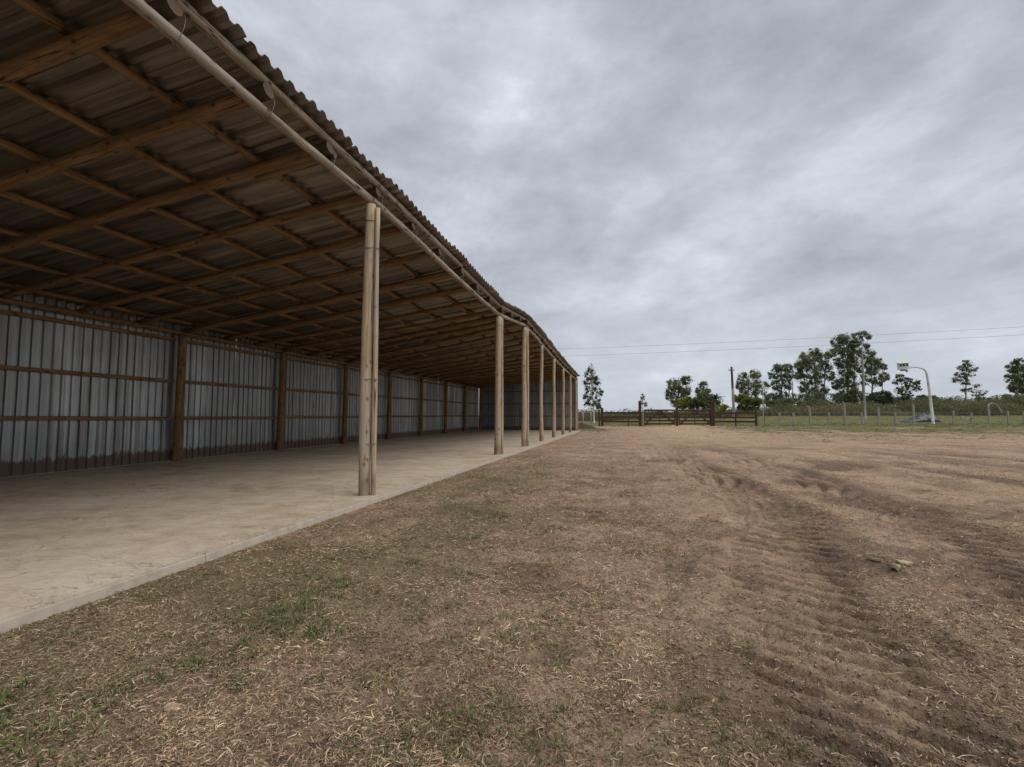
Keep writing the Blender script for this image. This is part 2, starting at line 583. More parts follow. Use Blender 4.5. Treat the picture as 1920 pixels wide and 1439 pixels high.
b.inputs['Specular IOR Level'].default_value = 0.08
bump(t, b, t.math('ADD', t.math('MULTIPLY', g2, 1.0), t.math('MULTIPLY', g3, 0.35)), 1.0, 0.05)
M['ground'] = m


def tinted(name, rough=0.8, trans=0.0):
    m, t, b = material(name)
    a = t.n('ShaderNodeAttribute', attribute_name='tint')
    t.l(a.outputs['Color'], b.inputs['Base Color'])
    b.inputs['Roughness'].default_value = rough
    b.inputs['Specular IOR Level'].default_value = 0.2
    return m


M['blade'] = tinted('grass_blade')
M['leaf'] = tinted('foliage', 0.6)
_t = NT(M['leaf'].node_tree)
_b = M['leaf'].node_tree.nodes['Principled BSDF']
_a = [n_ for n_ in M['leaf'].node_tree.nodes if n_.type == 'ATTRIBUTE'][0]
_tr = _t.n('ShaderNodeBsdfTranslucent'); _t.l(_a.outputs['Color'], _tr.inputs[0])
_mx = _t.n('ShaderNodeMixShader'); _mx.inputs[0].default_value = 0.4
_t.l(_b.outputs[0], _mx.inputs[1]); _t.l(_tr.outputs[0], _mx.inputs[2])
_t.l(_mx.outputs[0], M['leaf'].node_tree.nodes['Material Output'].inputs[0])

# ------------------------------------------------------------------ terrain
BAY, Y0 = 4.2916, 7.3926
XF, XW, XE = -4.175, -12.62, -3.853
SLAB = 0.06
YA, YB = Y0 - 4.3 * BAY, Y0 + 8.0 * BAY        # near and far end of the shed


def depth_u(X, Y):
    d = -math.sin(YAW) * X + math.cos(YAW) * Y
    s = math.cos(YAW) * X + math.sin(YAW) * Y
    return d, s / np.maximum(d, 1.0)


def track_x(Y, base):
    """wheel tracks run away from the lens and swing right, then left to the gate"""
    Y = np.asarray(Y, float)
    return base + 0.75 * sstep(Y, 3, 8) - 0.9 * sstep(Y, 9, 30) - 0.0 * Y


TRACKS = ((1.08, 0.50), (2.95, 0.44), (5.0, 0.4))


def in_track(X, Y):
    v = 0
    for base, wdt in TRACKS:
        v = np.maximum(v, sstep(np.abs((X - track_x(Y, base)) / wdt), 1.2, 0.8))
    return v * sstep(Y, 26, 12)


def height(X, Y):
    X = np.asarray(X, float); Y = np.asarray(Y, float)
    dist = np.hypot(X, Y)
    h = (fbm(X * 0.35, Y * 0.35, 3) - 0.5) * 0.10 * sstep(X, -4.0, -2.0)
    h = h + (fbm(X * 1.6, Y * 1.6, 11) - 0.5) * 0.05
    h = h + (fbm(X * 7, Y * 7, 21, 4) - 0.5) * 0.055
    h = h + (fbm(X * 26, Y * 26, 31, 2) - 0.5) * 0.022 * sstep(dist, 16, 6)
    # wheel ruts with lug prints and a raised crumbly berm
    fade = sstep(Y, 26, 12) * sstep(Y, -4, 0)
    for base, wdt in TRACKS:
        cx = track_x(Y, base) + 0.10 * (vnoise(Y * 0.9, Y * 0 + 2.0, 5) - 0.5)
        u = (X - cx) / wdt
        ins = sstep(np.abs(u), 1.15, 0.75)
        lug = np.sin((Y * 0.86 + 0.55 * np.abs(X - cx) * np.sign(X - cx) + 0.05 * vnoise(X * 3, Y * 3, 9)) * 2 * math.pi / 0.19)
        lug = 0.55 - 1.5 * np.exp(-((lug + 1.0) / 0.55) ** 2)
        h = h + fade * (-0.018 * ins + 0.056 * ins * lug * np.clip(2.2 * fbm(X * 1.1, Y * 0.6, 8) - 0.2, 0, 1))
        berm = np.exp(-((u - 1.35) / 0.34) ** 2) * 0.050 + np.exp(-((u + 1.3) / 0.3) ** 2) * 0.02
        h = h + fade * berm * (0.05 + 2.2 * np.clip(fbm(X * 3.1, Y * 1.7, 14) - 0.25, 0, 1))
    st = fbm((X - track_x(Y, 0)) * 2.4, Y * 0.16, 17, 3)
    h = h + (st - 0.5) * 0.07 * sstep(X, 0.0, 1.6) * sstep(Y, 40, 16)
    # clod of turned soil beside the tracks
    h = h + 0.09 * np.exp(-(((X - 2.15) / 0.22) ** 2 + ((Y - 5.05) / 0.16) ** 2)) * (0.5 + fbm(X * 9, Y * 9, 41))
    # brushy bank far behind the fence
    d, u = depth_u(X, Y)
    amp = np.interp(u, [0.30, 0.45, 0.6, 0.85, 1.05, 1.6], [0.0, 0.05, 0.75, 1.8, 2.7, 3.0])
    h = h + 1.15 * sstep(d, 76, 97) * sstep(u, 0.05, 0.5) + amp * sstep(d, 96, 112)
    h = h * 1.0
    # keep the soil below the slab
    near = sstep(X, -3.55, -3.86)
    h = np.where((X < -3.2) & (Y < YB + 1.5), h * (1 - near) + (-0.012) * near, h)
    h = np.where((X < -3.95) & (X > -12.9) & (Y < YB - 0.1) & (Y > YA - 1), -0.2, h)
    return h


def zones(X, Y):
    """r grass cover, g pale sand, b dark turned soil"""
    d, u = depth_u(X, Y)
    n = fbm(X * 0.22, Y * 0.22, 51); n2 = fbm(X * 0.9, Y * 0.6, 57)
    # grass: far field, round the fences, thinly near the slab
    # pale sandy drive from the gate towards the lower right
    drive = np.exp(-((X - np.interp(Y, [0, 12, 30, 55, 75], [7.0, 6.2, 5.0, 5.6, 9.0])) / np.interp(Y, [0, 12, 30, 60, 80], [3.0, 3.6, 4.2, 4.0, 3.6])) ** 2)
    g = 0.85 * sstep(d, 54, 63) * (1 - 0.95 * drive * sstep(Y, 90, 70))
    g = np.maximum(g, 0.62 * sstep(X, 9, 22) * sstep(d, 20, 48) * (0.4 + n))
    g = np.maximum(g, 0.9 * np.exp(-((X + 3.5) / 2.6) ** 2 - ((Y - 47) / 6) ** 2))
    g = np.maximum(g, 0.9 * np.exp(-((X - 14) / 4.0) ** 2 - ((Y - 57) / 4) ** 2))
    g = np.maximum(g, 0.85 * sstep(d, 26, 46) * sstep(X, 6, 12) * sstep(n2, 0.3, 0.6))
    g = np.maximum(g, 0.52 * sstep(X, 0.8, -2.0) * sstep(Y, 28, 9) * sstep(n2, 0.30, 0.62))
    g = np.maximum(g, 0.45 * sstep(n, 0.55, 0.7) * sstep(X, 4, 9) * sstep(d, 9, 15))
    g = np.maximum(g, sstep(np.abs(u), 1.3, 2.0) * 0.6 * sstep(d, 15, 40))
    s = drive * sstep(Y, 4, 12) * (0.45 + 0.9 * n)
    s = np.maximum(s, 0.55 * sstep(n2, 0.45, 0.7) * sstep(X, -1.5, 1.5))
    s = np.maximum(s, sstep(Y, 62, 70) * sstep(Y, 92, 84) * np.exp(-((X - 8.5) / 4.5) ** 2))
    k = np.zeros_like(np.asarray(X, float))
    fade = sstep(Y, 24, 11)
    for base in (1.02, 2.95):
        cx = track_x(Y, base)
        k = np.maximum(k, fade * np.exp(-((X - cx - 0.50) / 0.34) ** 2) * np.clip(1.9 * fbm(X * 1.9, Y * 1.1, 71) - 0.38, 0, 1))
        k = np.maximum(k, fade * 0.35 * np.exp(-((X - cx) / 0.4) ** 2) * vnoise(X * 3, Y * 2, 73))
    k = np.maximum(k, 0.8 * sstep(fbm(X * 0.8, Y * 0.5, 81), 0.50, 0.70) * sstep(d, 30, 14) * sstep(X, -0.5, 1.0))
    stk = fbm((X - track_x(Y, 0)) * 1.5, Y * 0.10, 83, 4)
    k = np.maximum(k, 0.85 * sstep(stk, 0.52, 0.66) * sstep(X, 0.2, 1.6) * sstep(d, 24, 9))
    s = np.maximum(s, 0.7 * sstep(stk, 0.47, 0.36) * sstep(X, 0.0, 1.6) * sstep(d, 50, 25))
    k = np.maximum(k, 0.55 * sstep(fbm(X * 2.1, Y * 2.1, 87), 0.52, 0.72) * sstep(d, 22, 8))
    k = np.maximum(k, np.exp(-(((X - 2.15) / 0.3) ** 2 + ((Y - 4.95) / 0.2) ** 2)))
    return np.clip(np.stack([g, s, k], -1), 0, 1)


def axis(lo, hi, step, far, grow):
    a = list(np.arange(lo, hi + step / 2, step))
    s = step
    while a[-1] < far:
        s = min(s * grow, 60); a.append(a[-1] + s)
    s = step
    while a[0] > -far:
        s = min(s * grow, 60); a.insert(0, a[0] - s)
    return np.array(a)


gx = axis(-3.9, 3.5, 0.023, 1500, 1.06)
gy = axis(1.4, 6.2, 0.022, 1500, 1.040)
gx = gx[(gx > -900) & (gx < 1500)]
gy = gy[(gy > -120)]
GX, GY = np.meshgrid(gx, gy)
GZ = height(GX, GY)
V = np.stack([GX, GY, GZ], -1).reshape(-1, 3)
nx, ny = len(gx), len(gy)
idx = np.arange(nx * ny).reshape(ny, nx)
Q = np.stack([idx[:-1, :-1], idx[:-1, 1:], idx[1:, 1:], idx[1:, :-1]], -1).reshape(-1, 4)
gm_ = big_mesh('ground', V, Q, True, zones(GX, GY).reshape(-1, 3))
ground = tag(put('ground', gm_, M['ground']), kind='structure')

# slab of the shed
bm = bmesh.new()
bmesh.ops.create_cube(bm, size=1.0)
bmesh.ops.scale(bm, vec=(XE - 0.042 - (XW - 0.15), YB + 0.25 - YA, 0.4), verts=bm.verts)
bmesh.ops.bevel(bm, geom=[e for e in bm.edges if all(v.co.z > 0 for v in e.verts)], offset=0.018, segments=2, affect='EDGES')
bmesh.ops.translate(bm, vec=((XE - 0.042 + XW - 0.15) / 2, (YB + 0.25 + YA) / 2, SLAB - 0.2), verts=bm.verts)
sm_ = bpy.data.meshes.new('concrete_floor'); bm.to_mesh(sm_); bm.free()
floor_ = tag(put('concrete_floor', sm_, M['concrete']), kind='structure')
yy = YA
while yy < YB + 0.2:                      # pale cast edging, poured in lengths
    L_ = min(3.0, YB + 0.25 - yy)
    bm = bmesh.new()
    bmesh.ops.create_cube(bm, size=1.0)
    bmesh.ops.scale(bm, vec=(0.036, L_ - 0.006, 0.38), verts=bm.verts)
    bmesh.ops.bevel(bm, geom=[e for e in bm.edges if all(v.co.z > 0 for v in e.verts)], offset=0.01, segments=2, affect='EDGES')
    bmesh.ops.translate(bm, vec=(XE - 0.018, yy + L_ / 2, SLAB - 0.19 + 0.006 + random.uniform(-0.003, 0.003)), verts=bm.verts)
    em_ = bpy.data.meshes.new('edging'); bm.to_mesh(em_); bm.free()
    put('edging', em_, M['edging'], floor_)
    yy += 3.0

# ------------------------------------------------------------------ the shed
shed = tag(empty('pole_shed', (XF, Y0, 0)), 'long open-fronted pole shed with corrugated metal roof and back wall', 'shed')
EK = [-6, -2, 0, 2, 3, 4, 5, 6, 7, 8.3]
EZ = [4.90, 4.88, 4.85, 4.60, 4.99, 4.82, 4.60, 4.41, 4.30, 4.20]
WZ = 3.62          # top of the back wall posts, above the slab


def eave(k):
    return float(np.interp(k, EK, EZ)) + SLAB


def ky(k):
    return Y0 + k * BAY


def rafter_z(X, k):
    """centre line of the rafters"""
    f = (X - XF) / (XW - XF)
    zf = eave(k) + 0.15 + 0.085
    zb = WZ + SLAB + 0.10
    return zf + (zb - zf) * f


# front pillars
PIL = [(-2, 0.115, 0.0), (0, 0.087, 0.0), (2, 0.112, -0.05), (3, 0.105, 0), (4, 0.100, 0), (5, 0.10, 0), (6, 0.10, 0), (7, 0.10, 0), (8, 0.095, 0)]
PILM = {}
for k, r, dy in PIL:
    y = ky(k) + dy
    p = log('pillar', (XF - 0.015, y, SLAB - 0.02), (XF + 0.01, y, eave(k)), r * 1.08, r * 0.88, M['pole'], shed, 0.010, 18, 20, 0.07)
    PILM[k] = p
    second = {0: (0.150, 0.044), 3: (0.155, 0.060), 2: (0.15, 0.05), 8: (0.15, 0.05)}.get(k)
    if second:
        dx, r2 = second
        log('pillar', (XF + dx * 0.86, y + 0.03, SLAB - 0.02), (XF + dx * 0.82, y + 0.03, eave(k) - 0.06), r2 * 1.0, r2 * 0.9, M['pole'], shed, 0.004, 14, 14)
    ties = {0: (4.62, 4.15, 1.95, 0.9), 2: (4.35,), 3: (4.2,), 4: (4.5,)}.get(k, ())
    for z in ties:
        rx, ry = (r * 0.99, r * 0.99)
        wide = second and z < 4.5
        pts = []
        for j in range(20):
            a = 2 * math.pi * j / 20
            ex = rx * math.cos(a); ey = ry * math.sin(a)
            if wide and ex > 0:
                ex = ex * 1.95; ey = ey * 0.9 + 0.01
            pts.append((XF + ex, y + ey, z + 0.01 * math.sin(a + k)))
        tie = tube('wire_tie', pts, 0.006, M['wire'], None, 5, True)
        tie.parent = p
        # the pillar object carries a rotation: cancel it so that the ring stays where it was built
        tie.matrix_parent_inverse = (Matrix.Translation(shed.location) @ Matrix.LocRotScale(p.location, p.rotation_quaternion, None)).inverted()

# front beam: a pole from pillar to pillar
bk = [-4.2, -2, 0, 2, 3, 4, 5, 6, 7, 8.06]
for a, b_ in zip(bk[:-1], bk[1:]):
    jz = random.uniform(-0.008, 0.008)
    za, zb = eave(a) + 0.085, eave(b_) + 0.085
    log('eave_beam', (XF, ky(a) + 0.02, za + jz), (XF, ky(b_) - 0.02, zb - jz), 0.068, 0.058, M['beam'], shed, 0.007, 14, 24, 0.14)

# rafters
RK = [-3.9, -3.6, -3.3, -3.0, -2.7, -2.4, -2.1, -1.8, -1.5, -1.2, -0.9, -0.61, -0.31, 0.02]
kk = 0.02
while kk < 7.9:
    kk += 1 / 3
    RK.append(min(kk, 7.97))
TOP_OFF = 0.085
for i, k in enumerate(RK):
    y = ky(k) + random.uniform(-0.03, 0.03)
    ex = XF + 0.115 + random.uniform(-0.03, 0.03)
    r = random.uniform(0.072, 0.088)
    p0 = (ex, y, rafter_z(ex, k)); p1 = (XW - 0.05, y + random.uniform(-0.05, 0.05), rafter_z(XW - 0.05, k))
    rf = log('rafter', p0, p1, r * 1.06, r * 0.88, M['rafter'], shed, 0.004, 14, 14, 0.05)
    if i % 4 == 0 and k > -1.5:       # short splice pole lashed alongside near the eave
        log('splice_pole', (ex - 0.03, y + 0.15, rafter_z(ex - 0.03, k)), (ex - 1.35, y + 0.16, rafter_z(ex - 1.35, k)), 0.07, 0.065, M['rafter'], shed, 0.003, 12, 4)
    if -1.2 < k < 3.1:
        pts = []
        for j in range(16):
            a = 2 * math.pi * j / 16
            pts.append((XF + 0.105 * math.cos(a) * 1.0 + 0.02, y + 0.10 + 0.02 * math.sin(a * 2), eave(k) + 0.135 + 0.185 * math.sin(a)))
        tie = tube('wire_tie', pts, 0.0045, M['wire'], None, 4, True)
        tie.parent = rf
        tie.matrix_parent_inverse = (Matrix.Translation(shed.location) @ Matrix.LocRotScale(rf.location, rf.rotation_quaternion, None)).inverted()

# purlins
PX = [XF + 0.04, -5.30, -6.45, -7.55, -8.70, -9.85, -11.0, -12.15]
cuts = [-4.2, -3.0, -1.8, -0.9, 0.02, 1.02, 2.02, 3.02, 4.02, 5.02, 6.02, 7.02, 8.07]
for ip, X in enumerate(PX):
    for a, b_ in zip(cuts[:-1], cuts[1:]):
        r = random.uniform(0.052, 0.064) if ip else 0.062
        za = rafter_z(X, a) + 0.085 + r * 0.92; zb = rafter_z(X, b_) + 0.085 + r * 0.92
        o = random.uniform(-0.02, 0.02)
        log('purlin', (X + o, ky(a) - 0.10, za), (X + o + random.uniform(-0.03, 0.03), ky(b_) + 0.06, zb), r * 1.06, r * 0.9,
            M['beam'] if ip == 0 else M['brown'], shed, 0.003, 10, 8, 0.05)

# roof sheets
RIB = BAY / 20
PROF = [(0.0, 0.0), (0.30, 0.0), (0.46, 0.85), (0.54, 1.0), (0.76, 1.0), (0.84, 0.85)]   # one rib: (share of pitch, height share)


def roof_z(X, Y):
    k = (Y - Y0) / BAY
    return rafter_z(X, k) + 0.085 + 0.115


yy = YA + 0.3
n_roof = 0
xs = [XF + 0.25, -5.2, -6.6, -8.2, -9.8, -11.4, XW - 0.20]
while yy < YB + 0.15:
    V, Fc = [], []
    cols = []
    for r_ in range(5):
        for s_, h_ in PROF:
            cols.append((yy + (r_ + s_) * RIB, h_ * 0.055))
    cols.append((yy + 5 * RIB + 0.02, 0.0))
    dz = random.uniform(0.0, 0.006) + (0.004 if n_roof % 2 else 0.0)
    ex = random.uniform(-0.025, 0.03); sag = random.uniform(-0.018, 0.012)
    for i, X in enumerate(xs):
        for (Y, h_) in cols:
            xx = X + (ex if i == 0 else 0)
            V.append((xx, Y, roof_z(xx, Y) + h_ * (0.85 + 0.3 * abs(math.sin(Y * 3.7))) + dz + (sag if i == 0 else 0)))
    nc = len(cols)
    for i in range(len(xs) - 1):
        for j in range(nc - 1):
            a = i * nc + j
            Fc.append((a, a + 1, a + nc + 1, a + nc))
    V = [(x - XF, y - Y0, z) for x, y, z in V]
    o = put('roof_sheet', mesh_of('roof_sheet', V, Fc), M['roof_sheet'], shed)
    so = o.modifiers.new('thickness', 'SOLIDIFY'); so.thickness = 0.003; so.offset = 1
    yy += 5 * RIB
    n_roof += 1


# walls
def wall_sheet(P, along, out, width, z0, ztop, parent):
    """corrugated sheet: P start corner, along the wall, ribs pushed out"""
    V, Fc = [], []
    nr = max(1, round(width / RIB))
    cols = []
    pr = [(0.0, 0.0), (0.22, 0.0), (0.26, 0.16), (0.34, 0.16), (0.38, 0.0), (0.66, 0.0), (0.71, 1.0), (0.93, 1.0)]
    for r_ in range(nr):
        for s_, h_ in pr:
            cols.append(((r_ + s_) * RIB, h_ * 0.036))
    cols.append((nr * RIB + 0.01, 0.0))
    tilt = random.uniform(-0.004, 0.004); lift = random.uniform(0.0, 0.012)
    zs = [0, 0.25, 0.5, 0.75, 1.0]
    for t_ in zs:
        for s_, h_ in cols:
            q = P + along * s_ + out * (h_ + lift + tilt * s_ + 0.006 * math.sin(t_ * 9 + P.y))
            z = z0 + (ztop(q) - z0) * t_
            V.append((q.x - XF, q.y - Y0, z))
    nc = len(cols)
    for i in range(len(zs) - 1):
        for j in range(nc - 1):
            a = i * nc + j
            Fc.append((a, a + 1, a + nc + 1, a + nc))
    o = put('wall_sheet', mesh_of('wall_sheet', V, Fc), M['wall_sheet'], parent)
    so = o.modifiers.new('thickness', 'SOLIDIFY'); so.thickness = 0.002; so.offset = 0
    return o


yy = YA + 0.3
while yy < YB - 0.1:
    w = min(5 * RIB, YB - yy)
    wall_sheet(Vector((XW - 0.10, yy, 0)), Vector((0, 1, 0)), Vector((-1, 0, 0)), w, SLAB + 0.004, lambda q: roof_z(XW - 0.1, q.y) + 0.07, shed)
    yy += 5 * RIB
x_ = XW
while x_ < XF - 0.2:
    w = min(5 * RIB, XF + 0.08 - x_)
    wall_sheet(Vector((x_, YB + 0.10, 0)), Vector((1, 0, 0)), Vector((0, 1, 0)), w, SLAB + 0.004, lambda q: rafter_z(q.x, 8.0) - 0.05, shed)
    x_ += 5 * RIB

# back wall posts, girts and plate
for k in [-4, -3, -2, -1, 0, 1, 2, 3, 4, 5, 6, 7, 8]:
    y = ky(k) - (0.12 if k == 8 else (0.22 if k == 0 else 0))
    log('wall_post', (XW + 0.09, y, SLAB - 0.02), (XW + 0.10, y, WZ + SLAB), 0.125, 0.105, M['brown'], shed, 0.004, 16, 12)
    if k < 8:
        y2 = ky(k + 1) - (0.12 if k == 7 else 0)
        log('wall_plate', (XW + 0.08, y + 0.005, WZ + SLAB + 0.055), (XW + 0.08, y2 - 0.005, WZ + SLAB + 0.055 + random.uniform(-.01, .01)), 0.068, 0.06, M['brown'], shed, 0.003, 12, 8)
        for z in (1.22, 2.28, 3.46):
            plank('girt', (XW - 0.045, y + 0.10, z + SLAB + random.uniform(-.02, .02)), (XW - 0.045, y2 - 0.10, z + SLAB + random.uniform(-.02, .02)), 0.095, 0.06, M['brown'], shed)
# end wall framing
for x in (XW + 4.2,):
    log('wall_post', (x, YB - 0.04, SLAB - 0.02), (x, YB - 0.04, rafter_z(x, 8) - 0.09), 0.11, 0.10, M['brown'], shed, 0.004, 14, 8)
for z in (1.22, 2.28, 3.35):
    for xa, xb in ((XW + 0.25, XW + 4.1), (XW + 4.3, XF - 0.1)):
        plank('girt', (xa, YB + 0.055, z + SLAB), (xb, YB + 0.055, z + SLAB + random.uniform(-.03, .03)), 0.085, 0.05, M['brown'], shed, 0)

# ------------------------------------------------------------------ gate and board fences
def gz(p):
    return float(height(p[0], p[1]))


def gp(xpx, D):
    """ground point under photo column x at D metres ahead"""
    p = at(xpx, 779, D)
    p.z = float(height(p.x, p.y))
    return p


GD = 61.0
PPM = F_PX / GD        # photo pixels per metre at the gate


def gate_post(name, xpx, h, r, label, mat='gate', square=True):
    p = gp(xpx, GD)
    e = tag(empty(name, p), label, 'gate post')
    if square:
        m = box_mesh('post', r * 2, r * 2, h + 0.3, 0.02)
        o = put('post', m, M[mat], e); o.location = (0, 0, -0.3)
        m = box_mesh('cap', r * 2.25, r * 2.25, 0.05, 0.02)
        o = put('cap', m, M[mat], e); o.location = (0, 0, h - 0.02)
    else:
        log('post', p - Vector((0, 0, 0.3)), p + Vector((0, 0, h)), r * 1.05, r * 0.9, M[mat], e)
    return e


gate_post('gate_post', 1200, 3.05, 0.17, 'tall dark timber post at the hinge end of the left gate leaf')
gate_post('gate_post', 1205.5, 2.05, 0.10, 'slim pale post hugging the tall dark gate post', 'lightpost', False)
gate_post('gate_post', 1269, 2.15, 0.16, 'stout post where the two gate leaves meet')
gate_post('gate_post', 1336, 2.75, 0.24, 'thick dark post at the hinge end of the right gate leaf')


def gate_leaf(xa, xb, label):
    a, b_ = gp(xa, GD), gp(xb, GD)
    a.z = b_.z = (a.z + b_.z) / 2
    e = tag(empty('farm_gate', (a + b_) / 2), label, 'gate', 'pair of farm gate leaves')
    up = Vector((0, 0, 1))
    for q in (a, b_):
        plank('stile', q + up * 0.10, q + up * 2.05, 0.15, 0.09, M['gate'], e, YAW)
    for z in (0.28, 0.68, 1.08, 1.48, 1.95):
        plank('rail', a + up * z, b_ + up * z, 0.20, 0.06, M['gate'], e)
    mid = (a + b_) / 2
    nrm = Vector((math.sin(YAW), -math.cos(YAW), 0)) * 0.05
    plank('mid_stile', mid + up * 0.12 + nrm, mid + up * 2.0 + nrm, 0.14, 0.05, M['gate'], e, YAW)
    for q, s in ((a, 0.05), (b_, -0.05)):
        plank('brace', q + up * 0.22 + nrm * 2, mid + up * 1.95 + nrm * 2, 0.20, 0.05, M['gate'], e)
    return e


gate_leaf(1208.5, 1264.5, 'left leaf of the dark timber farm gate with inverted V braces')
gate_leaf(1273.5, 1331.5, 'right leaf of the dark timber farm gate with inverted V braces')


def board_fence(xa, xb, rails, posts, label, h=2.05):
    a, b_ = gp(xa, GD), gp(xb, GD)
    e = tag(empty('board_fence', (a + b_) / 2), label, 'fence', 'board fences beside the gate')
    up = Vector((0, 0, 1))
    for z in rails:
        plank('rail', a + up * z, b_ + up * z, 0.24, 0.06, M['gate'], e)
    for xp, hh, w in posts:
        q = gp(xp, GD)
        plank('post', q - up * 0.3, q + up * hh, w, w, M['gate'], e, YAW)
    return e


board_fence(1131, 1197, (0.55, 1.10, 1.62), ((1123.5, 2.0, 0.20), (1129, 2.25, 0.30), (1178, 1.1, 0.14)),
            'dark three-rail board fence between the shed and the gate')
board_fence(1340, 1418, (0.55, 1.05, 1.60), ((1417.5, 1.95, 0.20), (1379, 1.65, 0.14)),
            'dark three-rail board fence on the right of the gate')
# small iron frame at the end of the board fence
fa, fb = gp(1421, GD + 2), gp(1433, GD + 2)
e = tag(empty('iron_frame', (fa + fb) / 2), 'narrow rusty iron frame at the right end of the board fence', 'frame')
up = Vector((0, 0, 1))
tube('frame_tube', [fa, fa + up * 1.75, fb + up * 1.75, fb], 0.045, M['gate'], e, 6)
tube('foot', [fb + up * 0.12, gp(1442, GD + 2.2) + up * 0.10], 0.03, M['gate'], e, 6)

# ------------------------------------------------------------------ wire fence
FX = [1462, 1489, 1519, 1553, 1584, 1617, 1647, 1679, 1713, 1787, 1821, 1854, 1890, 1919, 1950]
FH = [1.75, 1.75, 2.3, 1.75, 2.9, 1.8, 2.45, 1.75, 2.75, 2.0, 1.75, 2.9, 2.0, 1.9, 1.9]
BENT = {2: -1, 4: -0.6, 8: -0.4, 11: 1.6}


def fence_D(x):
    return float(np.interp(x, [1080, 1430, 1700, 1920, 2000], [66, 66, 71, 78, 80]))


where = ['beside the iron frame', 'second along from the iron frame', None, None, None, None, None, None, None, None, None, None, None, None, None]
ordn = ['first', 'second', 'third', 'fourth', 'fifth', 'sixth', 'seventh', 'eighth', 'ninth', 'tenth', 'eleventh', 'twelfth', 'thirteenth', 'fourteenth', 'fifteenth']
tops = []
for i, (x, h) in enumerate(zip(FX, FH)):
    p = gp(x, fence_D(x))
    kind_ = 'tall bent-topped' if i in BENT else ('tall' if h > 2.2 else 'short')
    e = tag(empty('fence_post', p), f'{kind_} concrete fence post, {ordn[i]} to the right of the iron frame', 'fence post', 'concrete posts of the wire fence')
    w = 0.115
    m = mesh_of('shaft', [(-w, -w, -0.3), (w, -w, -0.3), (w, w, -0.3), (-w, w, -0.3), (-w * .75, -w * .75, h), (w * .75, -w * .75, h), (w * .75, w * .75, h), (-w * .75, w * .75, h)],
                [(0, 3, 2, 1), (4, 5, 6, 7), (0, 1, 5, 4), (1, 2, 6, 5), (2, 3, 7, 6), (3, 0, 4, 7)])
    o = put('shaft', m, M['concrete_post'], e)
    o.rotation_euler = (random.uniform(-.04, .04), random.uniform(-.055, .055), YAW)
    if i in BENT:
        s = BENT[i]
        d = Vector((math.cos(YAW), math.sin(YAW), 0))
        pts = [p + up * (h - 0.15), p + up * (h + 0.15) + d * 0.12 * s, p + up * (h + 0.28) + d * 0.4 * s]
        if s > 1:
            pts += [p + up * (h + 0.1) + d * 0.8 * s, p + up * (h - 1.2) + d * 1.3 * s]
        tube('arm', pts, 0.085, M['concrete_post'], e, 6)
    tops.append(p)
for z, w in ((0.35, 'lowest'), (0.9, 'second lowest'), (1.35, 'third'), (1.7, 'top')):
    pts = []
    for a, b_ in zip(tops[:-1], tops[1:]):
        for j in range(4):
            q = a.lerp(b_, j / 4)
            pts.append(q + up * (z - 0.03 * math.sin(math.pi * j / 4)))
    pts.append(tops[-1] + up * z)
    tag(tube('fence_wire', pts, 0.016 if z < 1.6 else 0.028, M['wire'], None, 4), f'{w} strand of the wire fence behind the yard', 'wire')
# piece of the same fence left of the gate
lt = []
for i, x in enumerate((1077, 1093, 1108)):
    p = gp(x, 62)
    e = tag(empty('fence_post', p), ['pale wire fence post half behind the far end of the shed', 'pale wire fence post behind the soil heap near the shed', 'pale wire fence post next to the slender white-trunked tree'][i], 'fence post', 'pale posts between shed and gate')
    log('shaft', p - up * 0.3, p + up * 1.75, 0.10, 0.085, M['lightpost'], e, 0.004, 8, 4)
    lt.append(p)
lt.append(gp(1124, 61.2))
for z, w in ((0.6, 'lower'), (1.2, 'middle'), (1.68, 'upper')):
    tag(tube('fence_wire', [q + up * z for q in lt], 0.018, M['wire'], None, 4), f'{w} wire strand between the shed and the board fence', 'wire')

# ------------------------------------------------------------------ lamp, poles, cables
LD = 74.0
pb = gp(1749.5, LD)
lamp = tag(empty('street_lamp', pb), 'white curved-arm lamp post leaning left behind the wire fence', 'lamp post')
pts = [pb - up * 0.3] + [at(x, y, LD) for x, y in ((1744, 745), (1740, 716), (1738, 703), (1735.5, 696), (1730, 691.5), (1722, 689.5), (1702, 688))]
tube('pole', pts, 0.19, M['lamp_white'], lamp, 10, False, 0.075)
hc = at(1693, 687.5, LD)
dR = Vector((math.cos(YAW), math.sin(YAW), 0)); dN = Vector((math.sin(YAW), -math.cos(YAW), 0))
frame_q = Quaternion((0, 0, 1), YAW)


def lamp_box(name, cx, cz, sx, sy, sz, mat, off=0.0, rx=0.0):
    o = put(name, box_mesh(name, sx, sy, sz, 0.03, False), M[mat], lamp)
    o.location = hc + dR * cx + up * cz + dN * off - pb
    o.rotation_euler = (rx, -0.10, YAW)
    return o


lamp_box('lamp_housing', 0, 0.06, 1.55, 0.34, 1.05, 'lamp_white')
lamp_box('solar_panel', -0.05, 0.62, 1.75, 0.95, 0.07, 'lamp_white', 0.1, 0.35)
for dx_ in (-0.46, 0.02, 0.5):
    lamp_box('lens', dx_, 0.16 + 0.08 * dx_, 0.30, 0.06, 0.32, 'lamp_dark', 0.19)
lamp_box('reflector', 0.28, -0.38, 1.35, 0.42, 0.16, 'lamp_white', 0.06)
lamp_box('reflector', 0.05, -0.56, 0.75, 0.36, 0.22, 'lamp_dark', 0.02)
lamp_box('lamp_sensor', 0.55, -0.72, 0.24, 0.24, 0.2, 'lamp_dark')

